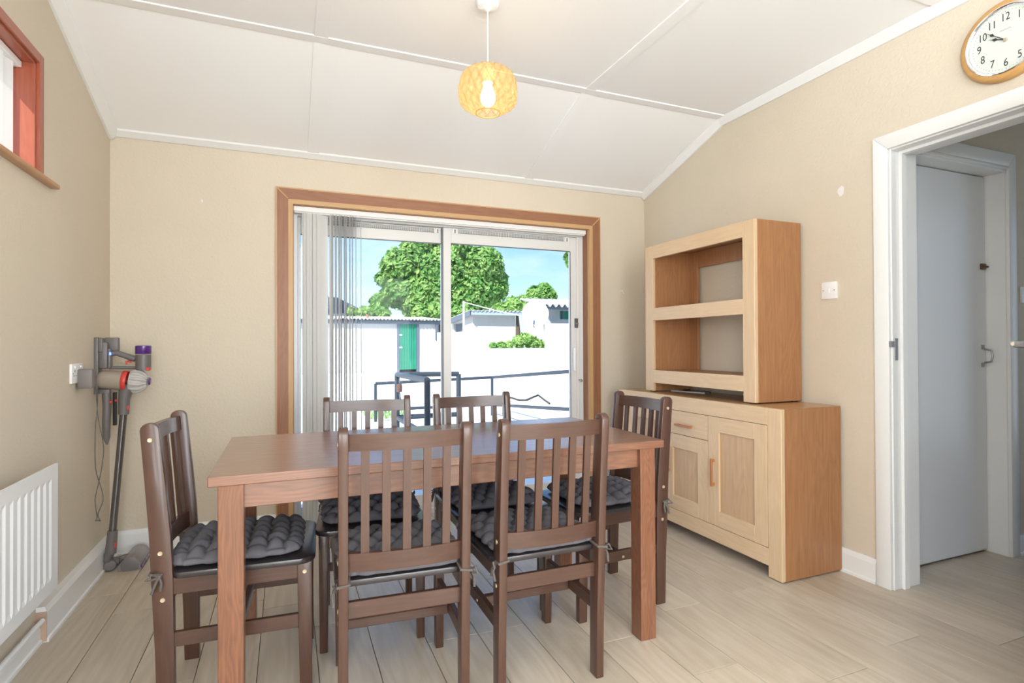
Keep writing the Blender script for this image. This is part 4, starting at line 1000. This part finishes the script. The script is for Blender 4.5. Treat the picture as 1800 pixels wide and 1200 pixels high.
MB().mesh([(on_.x-.17-p0.x, y-p0.y, z-p0.z) for y, z in ((OBY-.22, zt+.07), (OBY-.22, zt-.07), (of.y+.2, zt-.27), (of.y+.2, zt-.13))]+[(on_.x-.13-p0.x, y-p0.y, z-p0.z) for y, z in ((OBY-.22, zt+.07), (OBY-.22, zt-.07), (of.y+.2, zt-.27), (of.y+.2, zt-.13))], [(0, 1, 2, 3), (4, 5, 6, 7), (0, 1, 5, 4), (1, 2, 6, 5), (2, 3, 7, 6), (3, 0, 4, 7)]).build('barge_board', SLATE, ob)
lb(MB(), on_.x-.15, orr.x+.28, OBY-.22, OBY-.18, zt-.04, zt+.06).build('fascia', mat('pale_blue_fascia', (.35, .43, .52), .6), ob)
# --- lean-to with corrugated roof, green window
LTY = 15.2
lt = thing('lean_to', 'grey lean-to with overhanging corrugated roof and green window', 'outbuilding', (8, LTY, .07))
p0 = lt.location
la = onY(958, 548, LTY); g0, g1 = onY(984, 546, LTY), onY(998, 561, LTY)
GREYW = mat('weathered_render', (.45, .47, .46), .9, vary=.15, vscale=2.)
w_ = MB(); lb(w_, la.x, g0.x, LTY, LTY+.2, .05, la.z+.12); lb(w_, g0.x, 12, LTY, LTY+.2, .05, g1.z); lb(w_, la.x, la.x+.2, LTY+.2, LTY+1.4, .05, la.z+.12); lb(w_, g1.x+.3, 12, LTY, LTY+.2, g1.z, la.z+.25); lb(w_, g0.x, g1.x+.3, LTY, LTY+.2, g0.z, la.z+.22)
w_.build('rendered_wall', GREYW, lt)
lb(MB(), g0.x, g1.x+.3, LTY+.06, LTY+.10, g1.z, g0.z).build('window_panel', GRN, lt)
lb(MB(), g0.x+.10, g0.x+.15, LTY+.02, LTY+.11, g1.z, g0.z).build('window_bar', SLATE, lt)
corrugated(la.x-.20, 12.2, LTY-.45, la.z+.17, LTY+1.5, la.z+.50, .20, .05, p0).build('corrugated_roof', mat('old_asbestos_sheet', (.36, .37, .38), .8, vary=.15, vscale=3), lt)
lb(MB(), la.x-.16, 12, LTY-.35, LTY-.28, la.z+.06, la.z+.17).build('fascia', SLATE, lt)
fn = thing('board_fence', 'dark weathered board fence behind the lean-to roof', 'fence', (8.6, 18.6, .07))
f0, f1 = onY(927, 523, 18.6), onY(958, 529, 18.6)
for i in range(8): MB().box(f0.x-8.6+i*.125, f0.x-8.6+i*.125+.115, 0, .03, 0, f0.z-.07-.02*random.random()).build('fence_board', mat('grey_fence_wood', (.20, .21, .23), .9, vary=.2, vscale=5) if 'grey_fence_wood' not in MATS else MATS['grey_fence_wood'], fn)

# --- satellite dish on its bracket
dc = onY(941, 551, 14.42)
ds = thing('satellite_dish', 'round white satellite dish on a bracket above the garden wall', 'satellite dish', dc)
dn = Vector((-.38, -.88, .22)).normalized(); R_ = .375
prof = [(R_*i/8, .10*(i/8)**2-.10) for i in range(9)]+[(R_+.008, .004), (R_+.004, -.012)]+[(R_*i/8, .10*(i/8)**2-.115) for i in range(8, -1, -1)]
MB().lathe(prof, TR((0, 0, 0), dn), 40).build('reflector', mat('dish_white', (.86, .86, .85), .4), ds, True)
MB().tube([dn*-.12, Vector((.16, .30, -.16)), Vector((.62, .82, -.20))], .025, 8).build('wall_bracket', SLATE, ds, True)
MB().tube([dn*-.11+Vector((0, 0, -.34)), Vector((-.25, -.45, -.40)), Vector((-.33, -.62, -.30))], .014, 6).build('feed_arm', SLATE, ds, True)
MB().tube([Vector((-.33, -.62, -.32)), Vector((-.30, -.56, -.24))], .035, 8).build('receiver', SLATE, ds, True)

# --- washing line pole and line
po = onY(815, 529, 15.6)
wp = thing('washing_line_pole', 'thin white washing line pole standing behind the garden wall', 'pole', (po.x, 15.6, GRND))
MB().tube([(0, 0, 0), (0, 0, po.z-GRND)], .03, 8).build('post', RENDER, wp, True)
e_ = onY(921, 556, 15.2)
MB().tube([(0, 0, po.z-.03-GRND), (1.0, -.15, po.z-.28-GRND), (e_.x-po.x, -.38, e_.z-GRND)], .014, 5).build('line', RENDER, wp)

# --- tubular railings round the landing and ramp
RAIL = mat('blue_grey_railing', (.03, .042, .06), .5)
def railing(label, posts, rails, r_=.024, group=None):
    o = posts[0]; t = thing('railing', label, 'railing', (o[0], o[1], GRND)); l0 = t.location
    for x, y, z in posts: MB().tube([(x-l0.x, y-l0.y, -.01), (x-l0.x, y-l0.y, z-l0.z)], r_, 10).build('post', RAIL, t, True)
    for pl_ in rails: MB().tube([(Vector(p)-l0) for p in pl_], r_, 10).build('rail', RAIL, t, True)
    return t
A1, A2, A3 = onY(698, 658, 6.3), onY(751, 668, 4.9), onY(806, 657, 6.3)
lo = .30
railing('blue grey tubular railing boxing in the landing outside the patio door', [tuple(A1), tuple(A2), tuple(A3)],
        [[A2, A1], [A1, A3], [(A2.x, A2.y, lo), (A1.x, A1.y, lo), (A3.x, A3.y, lo)]], .029)
B1, B2, B3 = onY(660, 674, 9.0), onY(865, 663, 9.0), onY(1004, 652.5, 6.0)
L2, L3 = onY(865, 711, 9.0), onY(1004, 719.5, 6.0); L1 = Vector((B1.x, B1.y, B1.z-.42))
railing('sloping blue grey handrail running along the yard ramp', [tuple(B1), tuple(B2), (B3.x+.02, B3.y-.3, B3.z+.02)],
        [[B1, B2, B3, (B3.x+.02, B3.y-.3, B3.z+.02)], [L1, L2, L3]], .025)
pf = thing('hanging_fitting', 'small brown fitting hanging from the landing railing', 'fitting', (A1.x+(A2.x-A1.x)*.09, A1.y+(A2.y-A1.y)*.09, A1.z+(A2.z-A1.z)*.09-.19))
MB().lathe([(0, .09), (.028, .09), (.034, .06), (.030, .0), (0, 0)], None, 12).build('cup', mat('brown_fitting', (.17, .09, .075), .4, metal=.4), pf, True)
MB().tube([(0, 0, .09), (0, 0, .175)], .006, 6).tube([(0, 0, 0), (.006, 0, -.05), (.016, 0, -.09)], .009, 6).build('hook', SLATE, pf, True)
c0 = [onZ(u, v, GRND+.02) for u, v in ((880, 696), (900, 699), (912, 703), (925, 703), (938, 697), (946, 694), (956, 702), (966, 709))]
hs_ = thing('yard_hose', 'thin dark hose lying in a loose curve on the pale yard', 'hose', (c0[3].x, c0[3].y, GRND))
MB().tube([p-hs_.location for p in c0], .022, 6).build('tube', BLACK, hs_, True)

# --- far houses
hw = thing('far_house', 'white gabled house glimpsed past the edge of the blind', 'house', (-1.5, 26, .07))
p0 = hw.location; e0, e1 = onY(519, 420, 26), onY(534, 446, 26); k_ = (e1.z-e0.z)/(e1.x-e0.x)
xr_ = e1.x+.9; ze = e1.z+k_*.9; xm = xr_-4.2; zr = ze-k_*4.2
MB().prism([(xr_-8.4-p0.x, 0), (xr_-p0.x, 0), (xr_-p0.x, ze-p0.z), (xm-p0.x, zr-p0.z), (xr_-8.4-p0.x, ze-p0.z)], 'Y', 0, 7).build('gable_wall', RENDER, hw)
for s_ in (-1, 1):
    a, b_ = (xm, zr), (xm+s_*4.5, ze+k_*.3)
    MB().prism([(a[0]-p0.x, a[1]-p0.z), (b_[0]-p0.x, b_[1]-p0.z), (b_[0]-p0.x, b_[1]+.15-p0.z), (a[0]-p0.x, a[1]+.18-p0.z)], 'Y', -.2, 7.2).build('roof_slope', ROOFC, hw)
hr = thing('far_roof_house', 'low house with a dark slate roof behind the shed', 'house', (2.0, 36, .07))
q0, q1 = onY(592, 527, 36), onY(630, 545, 36); p0 = hr.location
MB().prism([(q0.x-6-p0.x, 0), (q1.x-p0.x, 0), (q1.x-p0.x, q1.z-p0.z), (q0.x-p0.x, q0.z-p0.z), (q0.x-6-p0.x, q0.z-p0.z)], 'Y', .05, 5).build('house_wall', RENDER, hr)
MB().prism([(q0.x-6.2-p0.x, q0.z-.9-p0.z), (q0.x-.9-p0.x, q0.z-.9-p0.z), (q1.x+.1-p0.x, q1.z-.15-p0.z), (q1.x+.15-p0.x, q1.z+.05-p0.z), (q0.x-p0.x, q0.z+.15-p0.z), (q0.x-6.2-p0.x, q0.z+.15-p0.z)], 'Y', -.15, 5.2).build('slate_roof', SLATE, hr)

# --- planting
LEAF1 = leafmat('tree_leaves', (.10, .28, .07), (.38, .56, .19)); LEAF2 = leafmat('bush_leaves', (.16, .36, .09), (.44, .62, .22))
BARK = mat('bark', (.09, .065, .045), .9, bump=.5, bscale=12)
def foliage(blobs, n, size, lm, par):
    """loose leaves over the surface of several rounded masses"""
    p0 = par.location; vs = []; fs = []; tot = sum(b_[3]**2 for b_ in blobs)
    for bx_, by_, bz_, br_ in blobs:
        for i in range(int(n*br_**2/tot)):
            z = random.uniform(-1, 1); a = random.uniform(0, 2*PI); q = math.sqrt(1-z*z)
            d = Vector((q*math.cos(a), q*math.sin(a), z*.95)); rr = br_*(1.08-.42*random.random()**1.6)*(1+.07*math.sin(5*a+3*z))
            c_ = Vector((bx_, by_, bz_))-p0+d*rr
            nrm = (d+Vector((random.gauss(0, .5), random.gauss(0, .5), random.gauss(0, .5)+.3))).normalized(); t1 = nrm.orthogonal().normalized()
            t1 = (Matrix.Rotation(random.uniform(0, 2*PI), 3, nrm) @ t1); t2 = nrm.cross(t1); s_ = size*random.uniform(.6, 1.3)
            k_ = len(vs); vs += [c_-t1*s_, c_-t2*s_*.55, c_+t1*s_-nrm*s_*.25, c_+t2*s_*.55]; fs.append((k_, k_+1, k_+2, k_+3))
    me = bpy.data.meshes.new('foliage'); me.from_pydata([tuple(v) for v in vs], [], fs); me.materials.append(lm); tag(link('foliage', me, par), kind='stuff')
    co = MB()
    for bx_, by_, bz_, br_ in blobs:
        t = bmesh.new(); bmesh.ops.create_icosphere(t, subdivisions=2, radius=br_*.80)
        for v in t.verts: v.co = v.co*(1+random.uniform(-.12, .12))+Vector((bx_, by_, bz_))-p0
        co._add(t)
    co.build('leaf_mass', lm, par)
def bush(name, label, px, cat, Yd, n, size, lm, trunk=True):
    """px: list of (u, v, radius in photo pixels) standing at depth Yd"""
    bl_ = []
    for u, v, r_ in px:
        c_ = onY(u, v, Yd); sc = (onY(u+10, v, Yd)-c_).length/10; y = Yd+random.uniform(-.4, .4)*r_*sc
        bl_.append((c_.x, y, c_.z, r_*sc*.92))
    cx = sum(b_[0] for b_ in bl_)/len(bl_)
    t = thing(name, label, cat, (cx, Yd, .06))
    foliage(bl_, n, size, lm, t)
    zt_ = max(b_[2] for b_ in bl_)
    if trunk: MB().tube([(0, 0, -.1), (.1, .05, zt_*.45), (.0, 0, zt_*.97)], .2, 8, rads=[.2, .14, .04]).build('trunk', BARK, t, True)
    return t
bush('broadleaf_tree', 'large round green tree rising behind the shed', [(770, 490, 62), (705, 470, 36), (735, 440, 30), (800, 440, 34), (845, 470, 36), (860, 505, 30), (700, 515, 30), (820, 520, 44), (740, 525, 44), (775, 420, 20), (675, 490, 16), (880, 488, 12), (668, 530, 18)], 'tree', 30, 26000, .16, LEAF1)
bush('garden_shrub', 'low leafy shrub showing over the shed roof beside the far house', [(640, 552, 14), (655, 548, 13), (620, 550, 10), (672, 552, 14)], 'shrub', 27, 1500, .17, LEAF2)
bush('garden_shrub', 'pale green shrub between the shed and the small outbuilding', [(740, 552, 16), (765, 548, 16), (790, 548, 18), (812, 555, 16)], 'shrub', 26, 1800, .17, LEAF2)
bush('garden_shrub', 'bright green hedge shrub behind the small outbuilding roof', [(880, 545, 14), (900, 538, 15), (920, 533, 14), (932, 540, 16)], 'shrub', 24, 1800, .15, LEAF2)
bush('young_tree', 'small bushy tree standing above the board fence', [(940, 515, 12), (958, 510, 13), (964, 520, 12), (948, 526, 12)], 'tree', 26, 1800, .15, LEAF1)
bush('wall_shrub', 'leafy shrub growing over the low part of the garden wall', [(912, 600, 10), (924, 595, 10), (936, 601, 11), (950, 606, 8)], 'shrub', 14.6, 1500, .075, LEAF2, False)
bush('wall_creeper', 'sparse creeper at the foot of the outbuilding wall', [(868, 608, 6), (882, 607, 7), (895, 606, 7)], 'shrub', 15.4, 500, .07, LEAF2, False)
bush('overhanging_branch', 'leafy tree branch beside the frame edge of the patio door', [(1010, 452, 16), (1003, 462, 9)], 'tree', 21, 900, .15, LEAF1, True)
